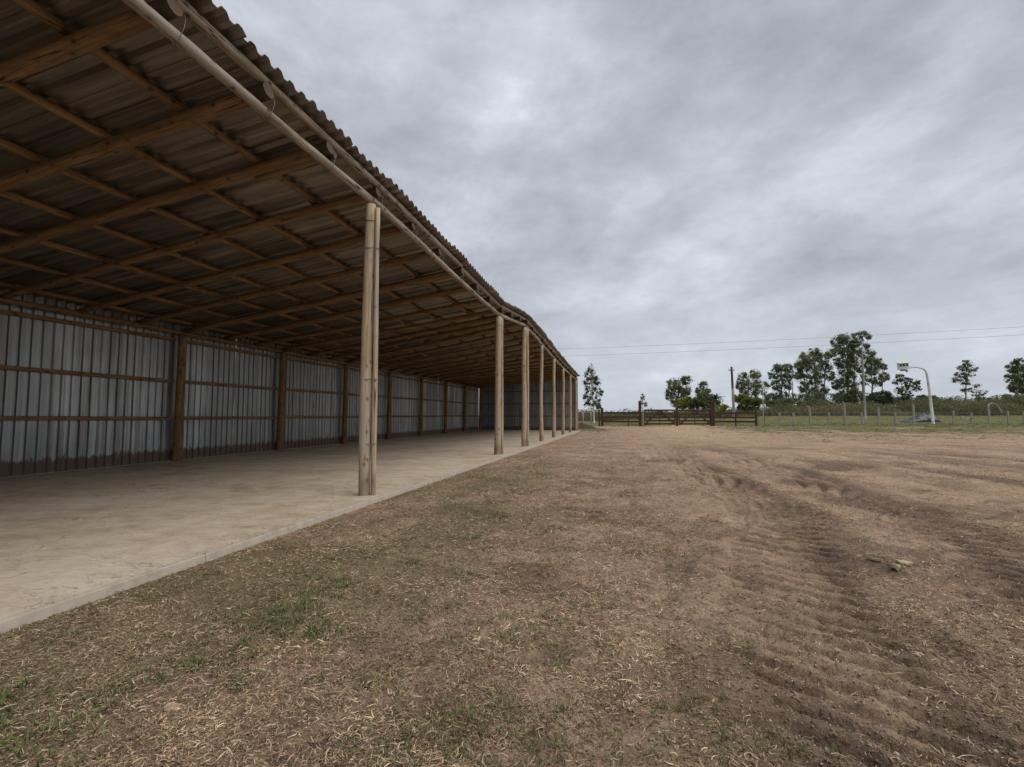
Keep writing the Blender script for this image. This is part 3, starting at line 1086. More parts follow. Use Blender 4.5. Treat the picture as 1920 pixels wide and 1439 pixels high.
UD = 72.0
pb = gp(1377, UD)
ut = at(1371.5, 688, UD)
pole = tag(empty('utility_pole', pb), 'pale utility pole with dark top behind the right board fence', 'utility pole')
mid = pb.lerp(ut, 0.62)
log('shaft', pb - up * 0.3, mid, 0.22, 0.17, M['concrete_post'], pole, 0.001, 10, 4, 0.01)
log('shaft_top', mid - up * 0.05, ut, 0.165, 0.14, M['pole_dark'], pole, 0.001, 10, 4, 0.01)
plank('crossarm', ut - dR * 0.45 - up * 0.5, ut + dR * 0.45 - up * 0.5, 0.1, 0.1, M['pole_dark'], pole)
for s in (-0.38, 0.38):
    q = ut + dR * s - up * 0.45
    log('insulator', q, q + up * 0.22, 0.05, 0.035, M['lamp_white'], pole, 0, 8, 2, 0)

pb = gp(1622.5, 86)
ut = at(1616, 640, 86)
pole = tag(empty('utility_pole', pb), 'tall thin pole rising in front of the tallest trees', 'utility pole')
log('shaft', pb - up * 0.3, ut, 0.17, 0.10, M['pole_wood'], pole, 0.001, 8, 6, 0.01)
plank('crossarm', ut - dR * 0.7 - up * 0.4, ut + dR * 0.7 - up * 0.4, 0.12, 0.12, M['pole_dark'], pole)

pb = gp(1431, 70)
ut = at(1430, 725, 70)
pole = tag(empty('service_pole', pb), 'thin short service pole with two white insulators beside the board fence end', 'utility pole')
log('shaft', pb - up * 0.3, ut, 0.09, 0.06, M['pole_wood'], pole, 0.001, 8, 6, 0.01)
for s in (-0.22, 0.25):
    q = at(1430.5, 762, 70) + dR * s
    log('insulator', q, q + up * 0.28, 0.13, 0.11, M['lamp_white'], pole, 0, 8, 2, 0)

for (y0, y1, D0, D1, r, lab) in ((655, 613, 92, 70, 0.020, 'upper overhead power cable crossing the sky above the trees'),
                                 (668.5, 628, 92, 70, 0.020, 'lower overhead power cable crossing the sky above the trees')):
    A, B = at(1050, y0, D0), at(1920, y1, D1)
    dirv = B - A
    pts = []
    for j in range(41):
        s = -0.9 + 2.8 * j / 40
        pts.append(A + dirv * s + up * (0.9 * (s * s - s)))
    tag(tube('power_cable', pts, r, M['cable'], None, 4), lab, 'cable', 'overhead power cables')

# ------------------------------------------------------------------ foliage builder
def rand_dirs(n, rng):
    v = rng.normal(size=(n, 3))
    return v / np.linalg.norm(v, axis=1, keepdims=True)


def leaf_quads(C, size, rng, cols, droop=0.3, aspect=0.42):
    """C (n,3) leaf-spray centres -> bent quads"""
    n = len(C)
    a = rand_dirs(n, rng); a[:, 2] = a[:, 2] * 0.7 - droop
    a /= np.linalg.norm(a, axis=1, keepdims=True)
    b = np.cross(a, rand_dirs(n, rng)); b /= np.linalg.norm(b, axis=1, keepdims=True) + 1e-9
    s = (size * rng.uniform(0.6, 1.35, n))[:, None]
    nrm = np.cross(a, b)
    P0 = C - a * s * 0.5
    P1 = C + b * s * aspect * 0.5 + nrm * s * 0.08
    P2 = C + a * s * 0.5
    P3 = C - b * s * aspect * 0.5 + nrm * s * 0.08
    V = np.stack([P0, P1, P2, P3], 1).reshape(-1, 3)
    Q = np.arange(4 * n).reshape(n, 4)
    return V, Q, np.repeat(cols, 4, 0)


def clump_points(centre, rx, ry, rz, n_sub, n_leaf, rng):
    """leaf positions in uneven sub-clumps spread over an ellipsoid"""
    d = rand_dirs(n_sub, rng)
    rad = rng.uniform(0.25, 1.0, n_sub) ** 0.6
    sub = d * rad[:, None] * np.array([rx, ry, rz])
    pts = []; sid = []
    mean = (rx + ry + rz) / 3
    for i in range(n_sub):
        r = mean * rng.uniform(0.14, 0.40)
        k = int(n_leaf * rng.uniform(0.5, 1.5))
        q = rand_dirs(k, rng) * (rng.uniform(0, 1, k) ** 0.45)[:, None] * r * np.array([1.0, 1.0, 0.95])
        pts.append(sub[i] + q); sid += [i] * k
    k = int(0.22 * len(sid))          # loose sprays between the clumps
    pts.append(rand_dirs(k, rng) * (rng.uniform(0, 1, k) ** 0.4)[:, None] * np.array([rx, ry, rz]) * 1.12)
    sid += list(rng.integers(0, n_sub, k))
    return np.concatenate(pts) + np.array(centre), np.array(sid), sub + np.array(centre)


def tree(name, label, cat, D, base_x, top_trunk, blobs, tint, leaf=0.5, trunk_r=0.22, trunk_mat='trunk', dens=1.0, seed=1, group='trees behind the fence', forks=None, base_y=None):
    """blobs: photo-measured crown masses (x, y, half width, half height) at D"""
    rng = np.random.default_rng(seed)
    pm = D / F_PX
    pb = gp(base_x, D)
    e = tag(empty(name, pb), label, cat, group)
    tx, ty = top_trunk
    top = at(tx, ty, D)
    L, Cc = [], []
    # trunk
    n = 7
    pts = [pb - up * 0.4]
    side = rng.normal(size=(n, 2)) * 0.012 * (top - pb).length
    for i in range(1, n + 1):
        q = pb.lerp(top, i / n)
        pts.append(q + Vector((side[i - 1][0], side[i - 1][1], 0)) * (0.5 if i < n else 0))
    tube('trunk', pts, trunk_r, M[trunk_mat], e, 7, False, trunk_r * 0.25)
    limb = 0
    lv, lf = [], []
    for (bx, by, hw, hh) in blobs:
        c = at(bx, by, D + rng.uniform(-0.5, 0.5) * hw * pm * 1.2)
        rx, rz = hw * pm, hh * pm
        vol = rx * rx * rz
        nsub = int(np.clip(11 + 7.5 * vol ** 0.5, 11, 46) * dens)
        P, sid, sub = clump_points(c, rx * 1.05, rx * 0.9, rz * 1.15, nsub, 76, rng)
        shade = rng.uniform(0.6, 1.6, nsub)[sid][:, None]
        hue = rng.uniform(-0.15, 0.2, nsub)[sid][:, None]
        cc = np.array(tint)[None] * shade * (1 + hue * np.array([1.0, 0.35, 0.1])) * rng.uniform(0.75, 1.25, (len(P), 1))
        L.append(P); Cc.append(cc)
        # limb from the trunk to this mass and twigs on to its clumps
        t_ = 0.35 + 0.5 * rng.uniform()
        zc = (c.z - pb.z) / max(0.1, (top.z - pb.z))
        root = pb.lerp(top, float(np.clip(zc * 0.72, 0.12, 0.95)))
        if limb < 14:
            m1 = root.lerp(c, 0.5) - up * rx * 0.2
            segs = [(root, m1, c)]
            for k_ in range(min(7, nsub)):
                s_ = Vector(sub[k_]); segs.append((c.lerp(root, 0.15), c.lerp(s_, 0.5), s_))
            for q3 in segs:
                big = q3 is segs[0]
                r0 = trunk_r * (0.42 if big else 0.2); r1 = trunk_r * (0.2 if big else 0.07)
                o0 = len(lv)
                for q, rr in zip(q3, (r0, (r0 + r1) / 2, r1)):
                    for j in range(4):
                        a = math.pi / 2 * j
                        lv.append((q.x + rr * math.cos(a) - pb.x, q.y + rr * math.sin(a) - pb.y, q.z - pb.z + (rr * 0.5 if j % 2 else 0)))
                for i in range(2):
                    for j in range(4):
                        lf.append((o0 + i * 4 + j, o0 + i * 4 + (j + 1) % 4, o0 + i * 4 + 4 + (j + 1) % 4, o0 + i * 4 + 4 + j))
        limb += 1
    if lv:
        put('limbs', mesh_of('limbs', lv, lf, True), M[trunk_mat], e)
    P = np.concatenate(L) - np.array(pb); cc = np.concatenate(Cc)
    V, Q, K = leaf_quads(P, leaf * 0.66, rng, cc)
    put('crown', big_mesh('crown', V, Q, False, K), M['leaf'], e)
    if forks:
        for (fx, fb, ft) in forks:
            q0 = gp(fx, D); q1 = at(fb, ft, D)
            tube('trunk', [q0 - up * 0.4, q0.lerp(q1, 0.5) + dR * 0.2, q1], trunk_r * 0.8, M[trunk_mat], e, 6, False, trunk_r * 0.25)
    return e


OL = (0.215, 0.225, 0.12)
DK = (0.18, 0.198, 0.108)
YG = (0.27, 0.28, 0.075)
tree('eucalyptus_tree', 'slender white-trunked tree standing alone beside the far end of the shed', 'tree', 84, 1114, (1108, 690),
     [(1108, 693, 6, 9), (1106, 704, 11, 10), (1114, 712, 10, 9), (1100, 719, 8, 8), (1120, 720, 8, 9), (1108, 732, 12, 9), (1124, 737, 7, 7), (1101, 746, 8, 9), (1119, 752, 9, 8), (1105, 760, 9, 7), (1122, 763, 6, 6)],
     (0.12, 0.145, 0.08), 0.34, 0.16, 'trunk_white', 0.62, 11)
tree('sapling', 'thin sapling sticking up behind the tall left gate post', 'tree', 70, 1204, (1204, 738),
     [(1205, 746, 4.5, 7), (1201, 757, 4, 5), (1210, 758, 4, 4)], OL, 0.22, 0.06, 'trunk', 0.6, 12)
tree('eucalyptus_tree', 'broad dark tree with a double head behind the gate', 'tree', 118, 1266, (1275, 712),
     [(1262, 722, 12, 11), (1285, 713, 12, 8), (1258, 738, 11, 12), (1275, 730, 13, 13), (1290, 733, 7, 8), (1268, 752, 12, 11), (1284, 748, 8, 9)], OL, 0.5, 0.30, 'trunk', 0.95, 13, forks=[(1274, 1288, 722)])
tree('eucalyptus_tree', 'small round-headed tree right of the double-headed tree', 'tree', 124, 1318, (1319, 722),
     [(1318, 724, 9, 8), (1312, 736, 8, 8), (1326, 738, 8, 8), (1318, 750, 10, 9)], OL, 0.5, 0.2, 'trunk', 0.9, 14)
tree('eucalyptus_tree', 'twin-headed tree just right of the pale utility pole', 'tree', 120, 1402, (1404, 702),
     [(1392, 708, 9, 9), (1415, 703, 10, 9), (1388, 722, 8, 9), (1404, 722, 12, 10), (1421, 720, 8, 8), (1396, 735, 10, 9), (1416, 736, 8, 8)], OL, 0.5, 0.24, 'trunk', 0.85, 15, forks=[(1412, 1418, 712)])
tree('eucalyptus_tree', 'thin little tree with a small tuft left of the tree clump', 'tree', 112, 1433, (1434, 722),
     [(1434, 724, 8, 7), (1431, 736, 6, 6), (1441, 745, 6, 5)], OL, 0.42, 0.12, 'trunk', 0.7, 16)
tree('eucalyptus_tree', 'flat-topped leftmost tree of the dense clump', 'tree', 122, 1466, (1466, 690),
     [(1458, 690, 9, 7), (1474, 690, 11, 7), (1450, 703, 9, 9), (1468, 704, 12, 10), (1483, 703, 10, 9), (1455, 722, 9, 11), (1476, 722, 9, 10), (1458, 742, 9, 10)], DK, 0.5, 0.24, 'trunk', 0.9, 17, forks=[(1476, 1480, 705), (1484, 1486, 715)])
tree('eucalyptus_tree', 'wide many-stemmed tree left of the tallest tree', 'tree', 128, 1528, (1528, 662),
     [(1528, 662, 12, 8), (1512, 672, 13, 9), (1541, 672, 13, 9), (1500, 686, 11, 10), (1522, 688, 15, 11), (1548, 690, 11, 10), (1558, 663, 9, 8), (1503, 706, 12, 11), (1530, 710, 15, 11), (1556, 706, 9, 9), (1512, 728, 13, 12), (1538, 732, 13, 11), (1524, 746, 14, 9)], OL, 0.55, 0.34, 'trunk', 0.95, 18, forks=[(1540, 1548, 690), (1516, 1504, 690)])
tree('eucalyptus_tree', 'tallest dark tree of the dense clump', 'tree', 130, 1590, (1588, 632),
     [(1573, 640, 13, 10), (1590, 636, 15, 10), (1600, 648, 10, 8), (1573, 656, 11, 8), (1592, 662, 14, 11), (1578, 680, 13, 11), (1598, 682, 12, 12), (1588, 702, 15, 12), (1574, 722, 12, 11), (1598, 724, 13, 12), (1584, 742, 14, 10)], DK, 0.55, 0.36, 'trunk', 0.95, 19, forks=[(1598, 1602, 670)])
tree('eucalyptus_tree', 'lanky tree whose topmost tuft juts right above the thin pole', 'tree', 126, 1616, (1618, 632),
     [(1617, 628, 11, 6), (1629, 632, 6, 4), (1609, 641, 9, 7), (1625, 650, 6, 5), (1612, 662, 8, 8), (1609, 690, 8, 10)], OL, 0.5, 0.2, 'trunk', 0.8, 20)
tree('eucalyptus_tree', 'pointed tree at the right end of the dense clump', 'tree', 120, 1638, (1633, 665),
     [(1633, 664, 9, 8), (1626, 678, 11, 9), (1642, 680, 11, 9), (1633, 694, 14, 9), (1655, 688, 7, 7), (1657, 707, 10, 8), (1645, 716, 9, 8), (1622, 712, 9, 10)], OL, 0.5, 0.24, 'trunk', 0.9, 21, forks=[(1648, 1656, 705)])
tree('eucalyptus_tree', 'sparse low tree under the lamp head', 'tree', 112, 1690, (1692, 708),
     [(1687, 708, 7, 6), (1680, 717, 6, 5), (1700, 715, 9, 6), (1716, 718, 8, 6), (1686, 732, 8, 6), (1704, 730, 10, 8), (1720, 729, 6, 6), (1700, 743, 10, 6)], (0.115, 0.128, 0.06), 0.42, 0.16, 'trunk', 0.65, 22)
tree('eucalyptus_tree', 'lone sparse tree standing right of the lamp post', 'tree', 115, 1811, (1811, 682),
     [(1814, 682, 8, 6), (1805, 690, 9, 6), (1822, 692, 9, 6), (1800, 703, 9, 6), (1815, 704, 10, 6), (1793, 713, 8, 5), (1812, 717, 8, 5), (1808, 732, 7, 4)], OL, 0.42, 0.17, 'trunk', 0.6, 23)
tree('sapling', 'thin wispy sapling beside the lone tree', 'tree', 113, 1831, (1832, 722),
     [(1832, 724, 7, 4), (1824, 732, 6, 4), (1840, 735, 8, 4), (1832, 742, 9, 4)], OL, 0.38, 0.07, 'trunk', 0.4, 24)
tree('eucalyptus_tree', 'dense dark tree cut by the right picture edge', 'tree', 116, 1908, (1908, 680),
     [(1908, 680, 9, 7), (1900, 692, 11, 9), (1916, 694, 12, 10), (1898, 710, 11, 9), (1914, 712, 13, 10), (1905, 727, 13, 9), (1922, 728, 12, 9)], DK, 0.5, 0.28, 'trunk', 1.0, 25)


def bush(label, D, blobs, tint, leaf=0.4, seed=1, dens=1.0, name='bush'):
    rng = np.random.default_rng(seed)
    pm = D / F_PX
    bx = blobs[0][0]
    pb = gp(bx, D)
    e = tag(empty(name, pb), label, 'bush', 'bushes at the foot of the trees')
    L, Cc = [], []
    for k, (x, y, hw, hh) in enumerate(blobs):
        c = at(x, y, D + rng.uniform(-1, 1))
        nsub = int(np.clip(14 + 7 * hw * pm, 14, 50) * dens)
        P, sid, sub = clump_points(c, hw * pm, hw * pm * 0.8, hh * pm, nsub, 55 * dens, rng)
        shade = rng.uniform(0.6, 1.35, nsub)[sid][:, None]
        L.append(P); Cc.append(np.array(tint)[None] * shade * rng.uniform(0.75, 1.25, (len(P), 1)))
        tube('stem', [gp(x, D) - up * 0.2, gp(x, D).lerp(c, 0.6) + dR * 0.2, c], 0.12, M['trunk'], e, 5, False, 0.04)
    P = np.concatenate(L) - np.array(pb)
    V, Q, K = leaf_quads(P, leaf, rng, np.concatenate(Cc), 0.2, 0.5)
    put('foliage', big_mesh('foliage', V, Q, False, K), M['leaf'], e)
    return e


bush('yellow-green bush under the double-headed tree', 108, [(1279, 757, 13, 10), (1290, 752, 8, 8)], YG, 0.4, 31)
bush('dark rounded bush behind the right gate leaf', 110, [(1318, 752, 22, 14), (1300, 758, 14, 10), (1338, 757, 16, 12)], (0.12, 0.145, 0.055), 0.40, 32)
bush('wide flat-topped yellow-green bush behind the right board fence', 106, [(1402, 752, 22, 8), (1388, 748, 14, 8), (1420, 754, 14, 7), (1404, 763, 20, 8)], (0.22, 0.235, 0.065), 0.38, 33)
bush('small bright yellow bush just right of the gate', 84, [(1357, 765, 7, 6), (1352, 772, 6, 6)], (0.36, 0.34, 0.075), 0.3, 34)
for bx_, by_, hw_, lab_ in ((1440, 757, 16, 'scrubby olive shrub left of the dense clump'), (1700, 757, 20, 'scrubby olive shrub below the sparse low tree'), (1775, 755, 18, 'low olive shrub on the bank right of the lamp post'),
                            (1845, 751, 18, 'low olive shrub on the bank below the wispy sapling'), (1895, 747, 20, 'low olive shrub at the foot of the dark edge tree')):
    bush(lab_, 116, [(bx_, by_, hw_, 6), (bx_ + hw_ * 0.7, by_ + 2, hw_ * 0.6, 5)], (0.15, 0.15, 0.075), 0.36, bx_, 0.8)
bush('dark ragged thicket filling the foot of the dense clump', 124, [(1445, 752, 16, 12), (1470, 748, 16, 14), (1500, 750, 18, 13), (1530, 748, 18, 14), (1560, 750, 18, 12), (1588, 752, 16, 11), (1615, 748, 14, 13), (1640, 750, 16, 11), (1668, 754, 14, 9)], DK, 0.42, 41, 0.8)
bush('dark undergrowth under the flat-topped tree', 116, [(1480, 758, 22, 10), (1456, 760, 16, 8)], DK, 0.45, 35)
bush('dark undergrowth under the many-stemmed tree', 118, [(1525, 757, 24, 10), (1550, 760, 14, 7)], DK, 0.45, 36)
bush('olive palm-like shrub at the foot of the tallest tree', 108, [(1592, 748, 13, 15), (1602, 738, 10, 11)], (0.18, 0.185, 0.09), 0.38, 37)
bush('dense dark shrub right of the thin pole', 114, [(1652, 746, 20, 11), (1636, 750, 12, 12), (1662, 750, 12, 8)], (0.115, 0.135, 0.066), 0.40, 38)
bush('low dark shrub left of the lamp post', 118, [(1735, 748, 16, 7), (1750, 749, 10, 5), (1698, 752, 22, 8)], (0.10, 0.12, 0.062), 0.38, 39)

# palm-like shrub with arching fronds
pb = gp(1341, 104)
palm = tag(empty('palm_shrub', pb), 'spiky palm-like plant above the dark bush behind the gate', 'palm', 'bushes at the foot of the trees')
hub = at(1341, 748, 104)
tube('trunk', [pb - up * 0.2, pb.lerp(hub, 0.5), hub], 0.18, M['trunk'], palm, 7, False, 0.14)
rngp = np.random.default_rng(5)
for i in range(30):
    a = rngp.uniform(0, 6.283); el = rngp.uniform(0.1, 1.35); Lf = rngp.uniform(1.6, 2.6)
    h_ = Vector((math.cos(a), math.sin(a), 0))
    sd_ = Vector((-math.sin(a), math.cos(a), 0))
    V, Fc = [], []
    for j in range(6):
        s = j / 5
        q = hub - pb + h_ * (Lf * s * math.cos(el)) + up * (Lf * s * math.sin(el) - 0.9 * s * s)
        w = 0.20 * (1 - s) ** 0.6 * (0.4 + s) + 0.015
        V += [q - sd_ * w - up * w * 0.4, q + up * 0.02, q + sd_ * w - up * w * 0.4]
    for j in range(5):
        for c_ in range(2):
            Fc.append((j * 3 + c_, j * 3 + c_ + 1, j * 3 + c_ + 4, j * 3 + c_ + 3))
    m = mesh_of('frond', V, Fc)
    a_ = m.attributes.new('tint', 'FLOAT_COLOR', 'POINT')
    k_ = rngp.uniform(0.7, 1.3)
    for d_ in a_.data: d_.color = (0.075 * k_, 0.085 * k_, 0.028 * k_, 1)
    put('frond', m, M['leaf'], palm)

# ------------------------------------------------------------------ brush on the bank, far wood (uncountable)
def blades(P, L, wid, az, lean, curl, col, seg=3, roll=None, lift=None):
    """ribbons: P roots, L lengths, az heading, lean 0 flat..pi/2 upright, curl turns heading along the blade"""
    n = len(P)
    pts = [P.copy()]
    hd = az.copy(); el = lean.copy()
    for i in range(seg):
        st = (L / seg)
        d = np.stack([np.cos(hd) * np.cos(el), np.sin(hd) * np.cos(el), np.sin(el)], -1)
        pts.append(pts[-1] + d * st[:, None])
        hd = hd + curl / seg
        el = el - lift / seg if lift is not None else el * 0.4
    V = np.zeros((n, (seg + 1) * 2, 3), np.float32)
    side = np.stack([-np.sin(az), np.cos(az), np.zeros(n)], -1)
    hd = az.copy()
    for i in range(seg + 1):
        t = i / seg
        s = np.stack([-np.sin(hd), np.cos(hd), np.zeros(n) if roll is None else roll], -1)
        w = wid * (1 - 0.75 * t ** 1.5) * (0.6 + 0.4 * min(1, t * 3 + 0.3))
        V[:, 2 * i] = pts[i] - s * w[:, None] / 2
        V[:, 2 * i + 1] = pts[i] + s * w[:, None] / 2
        hd = hd + curl / seg
    base = (np.arange(n) * (seg + 1) * 2)[:, None, None]
    q = np.array([[2 * i, 2 * i + 1, 2 * i + 3, 2 * i + 2] for i in range(seg)])[None]
    Q = (base + q).reshape(-1, 4)
    C = np.repeat(col, (seg + 1) * 2, 0)
    return V.reshape(-1, 3), Q, C


rng = np.random.default_rng(77)
n = 30000
ux = rng.uniform(0.10, 1.25, n); D_ = rng.uniform(97, 116, n)
X = np.cos(YAW) * ux * D_ - math.sin(YAW) * D_; Y = math.sin(YAW) * ux * D_ + math.cos(YAW) * D_
cl_ = sstep(fbm(X * 0.22, Y * 0.22, 91), 0.2, 0.8)
keep = rng.uniform(0, 1, n) < 0.35 + 1.1 * cl_
X, Y, cl_ = X[keep], Y[keep], cl_[keep]
n = len(X)
P = np.stack([X, Y, height(X, Y) - 0.1], -1)
mixc = sstep(fbm(X * 0.12, Y * 0.3, 95), 0.4, 0.62)[:, None]
col = (np.array([0.23, 0.195, 0.115]) * mixc + np.array([0.155, 0.168, 0.078]) * (1 - mixc)) * rng.uniform(0.55, 1.4, (n, 1))
V, Q, C = blades(P, rng.uniform(0.7, 1.7, n) * (0.3 + 1.3 * cl_), rng.uniform(0.05, 0.12, n), rng.uniform(0, 6.28, n), rng.uniform(0.8, 1.5, n), rng.normal(0, 0.8, n), col, 3, None, rng.uniform(0.2, 1.6, n))
n2 = 60000
pick = rng.integers(0, n, n2)
P2 = P[pick] + rng.normal(0, 0.25, (n2, 3)); P2[:, 2] = P[pick, 2] + rng.uniform(0, 1, n2) ** 0.8 * 1.9 * (0.1 + 1.3 * cl_[pick])
V2, Q2, C2 = leaf_quads(P2, 0.36, rng, col[pick] * 0.95, 0.0, 0.5)
Q2 = Q2 + len(V); V = np.concatenate([V, V2]); Q = np.concatenate([Q, Q2]); C = np.concatenate([C, C2])
tag(put('brush', big_mesh('brush', V, Q, False, C), M['leaf']), 'tall tangled dry brush on the bank behind the wire fence', 'brush', None, 'stuff')

n = 16000
ux = rng.uniform(0.02, 0.62, n); D_ = rng.uniform(235, 275, n)
X = np.cos(YAW) * ux * D_ - math.sin(YAW) * D_; Y = math.sin(YAW) * ux * D_ + math.cos(YAW) * D_
hh = 1.2 + 2.6 * fbm(X * 0.06, X * 0 + 3, 97) ** 1.5 + 1.5 * vnoise(X * 0.2, Y * 0.1, 98)
Zt = rng.uniform(0, 1, n) * hh
P = np.stack([X, Y, Zt], -1)
col = np.array([0.050, 0.062, 0.034]) * rng.uniform(0.6, 1.4, (n, 1))
V, Q, C = leaf_quads(P, 1.3, rng, col, 0.1, 0.6)
tag(put('far_wood', big_mesh('far_wood', V, Q, False, C), M['leaf']), 'low dark line of far-off trees on the horizon', 'wood', None, 'stuff')

# ------------------------------------------------------------------ grass and litter of the yard
def wedge(n, near, far, power, rng, umin=-1.25, umax=1.2):
    t = rng.uniform(0, 1, n)
    e_ = 1 - power
    D = (near ** e_ + t * (far ** e_ - near ** e_)) ** (1 / e_)
    u = rng.uniform(umin, umax, n)
    X = math.cos(YAW) * u * D - math.sin(YAW) * D
    Y = math.sin(YAW) * u * D + math.cos(YAW) * D
    return X, Y, D


pal = np.array([[0.37, 0.262, 0.162], [0.26, 0.172, 0.103], [0.49, 0.375, 0.25], [0.14, 0.093, 0.057], [0.19, 0.162, 0.075], [0.08, 0.055, 0.037]])
wts = np.array([0.21, 0.24, 0.11, 0.20, 0.13, 0.11])
LV, LQ, LC = [], [], []
off = 0
for (n, near, far, pw, seg, l0, l1) in ((225000, 1.45, 5.2, 1.05, 3, 0.010, 0.040), (215000, 5.0, 16, 1.05, 2, 0.012, 0.040), (85000, 15.5, 60, 0.9, 1, 0.014, 0.040)):
    X, Y, D_ = wedge(n, near, far, pw, rng)
    cov = fbm(X * 1.3, Y * 1.3, 111); big = fbm(X * 0.4, Y * 0.4, 113); fine = fbm(X * 5.0, Y * 5.0, 117, 3)
    Zn = zones(X, Y)
    bare = 0.5 * Zn[:, 1] + 0.3 * Zn[:, 2]
    p_ = np.clip(0.52 + 1.6 * (cov - 0.42) + 1.3 * (fine - 0.5) + 0.5 * (big - 0.5) - bare * 0.5 - 0.36 * in_track(X, Y) + 0.40 * sstep(X, 0.8, -2.0), 0.08, 1)
    keep = (X > XE - 0.20) & (rng.uniform(0, 1, n) < p_) & ((X > XE + 0.01) | (rng.uniform(0, 1, n) < 0.045)) & (Y < 60)
    X, Y, D_, cov = X[keep], Y[keep], D_[keep], cov[keep]
    n = len(X)
    zb = np.where(X > XE, height(X, Y) + rng.uniform(-0.004, 0.010, n), SLAB + 0.012)
    P = np.stack([X, Y, zb], -1)
    tone = (0.75 + 0.9 * vnoise(X * 2.7, Y * 2.7, 119))[:, None]
    col = pal[rng.choice(6, n, p=wts)] * rng.uniform(0.75, 1.4, (n, 1)) * tone
    sc = 1 + 0.085 * D_
    big_ = np.where(rng.uniform(0, 1, n) < 0.05, 1.7, 1.0)
    V, Q, C = blades(P, rng.uniform(l0, l1, n) * sc * big_, rng.uniform(0.0018, 0.0042, n) * sc, rng.uniform(0, 6.28, n), rng.uniform(0.0, 0.6, n), rng.normal(0, 2.0, n), col, seg, rng.normal(0, 0.6, n), rng.uniform(0.2, 1.3, n))
    LV.append(V); LQ.append(Q + off); LC.append(C); off += len(V)
tag(put('dry_grass', big_mesh('dry_grass', np.concatenate(LV), np.concatenate(LQ), False, np.concatenate(LC)), M['blade']), 'dry curled grass litter strewn over the bare soil', 'dry grass', None, 'stuff')


# green tufts
cent = []
for (x, y, s, k) in [(560, 1130, 1.2, 5), (590, 1190, 1.0, 5), (500, 1175, 1.0, 5), (440, 1235, 1.0, 4), (350, 1255, 0.8, 3), (640, 1105, .8, 3), (60, 1395, 1.4, 6), (20, 1330, 1, 4), (450, 1280, 0.6, 2),
                     (680, 1295, 0.7, 2), (980, 1190, 0.8, 3), (1045, 1168, 0.6, 2), (1095, 1150, .6, 2), (920, 1345, .7, 2), (820, 1400, 0.9, 4), (770, 1425, .8, 3), (1045, 990, 0.6, 2), (930, 970, .7, 3), (870, 1010, .8, 3),
                     (880, 1085, .6, 2), (770, 1060, .6, 2), (610, 1055, .6, 2), (960, 925, .8, 3), (900, 930, .7, 2), (1280, 1345, .5, 2), (1470, 1420, .6, 2), (560, 1080, .6, 2), (200, 1300, .6, 2), (120, 1200, .5, 2), (280, 1120, .5, 2), (400, 1080, .5, 2)]:
    g0 = on_ground(x, y)
    for _ in range(k * 9):
        cent.append((g0.x + rng.normal(0, 0.16 * s), g0.y + rng.normal(0, 0.13 * s), s * rng.uniform(0.4, 1.0)))
Xr, Yr, Dr = wedge(3600, 1.6, 30, 1.1, rng)
kp = (Xr > XE + 0.05) & (rng.uniform(0, 1, 3600) < 0.9 * sstep(fbm(Xr * 0.8, Yr * 0.8, 131), 0.44, 0.66) * (sstep(Xr, 1.2, -1.5) + 0.05) + 0.01)
for x, y in zip(Xr[kp], Yr[kp]):
    cent.append((x, y, rng.uniform(0.3, 0.9)))
# rougher grass at the far side of the yard
Xr, Yr, Dr = wedge(6500, 22, 98, 0.6, rng, 0.05, 1.25)
zr = zones(Xr, Yr)[:, 0]
kp = rng.uniform(0, 1, 6500) < zr * 1.3
for x, y in zip(Xr[kp], Yr[kp]):
    cent.append((x, y, rng.uniform(2.0, 4.0) * (1.0 if y < 64 else 1.8)))
cent = np.array(cent)
rep = 17
cx = np.repeat(cent, rep, 0)
nn = len(cx)
rad = rng.normal(0, 0.028, (nn, 2)) * cx[:, 2:3]
X = cx[:, 0] + rad[:, 0]; Y = cx[:, 1] + rad[:, 1]
ok = X > XE + 0.005
cx, X, Y, rad = cx[ok], X[ok], Y[ok], rad[ok]; nn = len(X)
P = np.stack([X, Y, height(X, Y) - 0.004], -1)
az = np.arctan2(rad[:, 1], rad[:, 0]) + rng.normal(0, 0.7, nn)
pal = np.array([[0.118, 0.150, 0.044], [0.080, 0.106, 0.031], [0.16, 0.165, 0.065], [0.24, 0.195, 0.105]])
col = pal[rng.choice(4, nn, p=[0.36, 0.28, 0.22, 0.14])] * rng.uniform(0.7, 1.25, (nn, 1))
ss = cx[:, 2]
V, Q, C = blades(P, rng.uniform(0.022, 0.062, nn) * (0.5 + 0.6 * ss), rng.uniform(0.003, 0.0055, nn) * (0.6 + 0.8 * ss), az, rng.uniform(0.45, 1.35, nn), rng.normal(0, 0.5, nn), col, 2, None, rng.uniform(0.3, 1.8, nn))
tag(put('green_grass', big_mesh('green_grass', V, Q, False, C), M['blade']), 'small tufts of green grass scattered over the yard', 'grass', None, 'stuff')

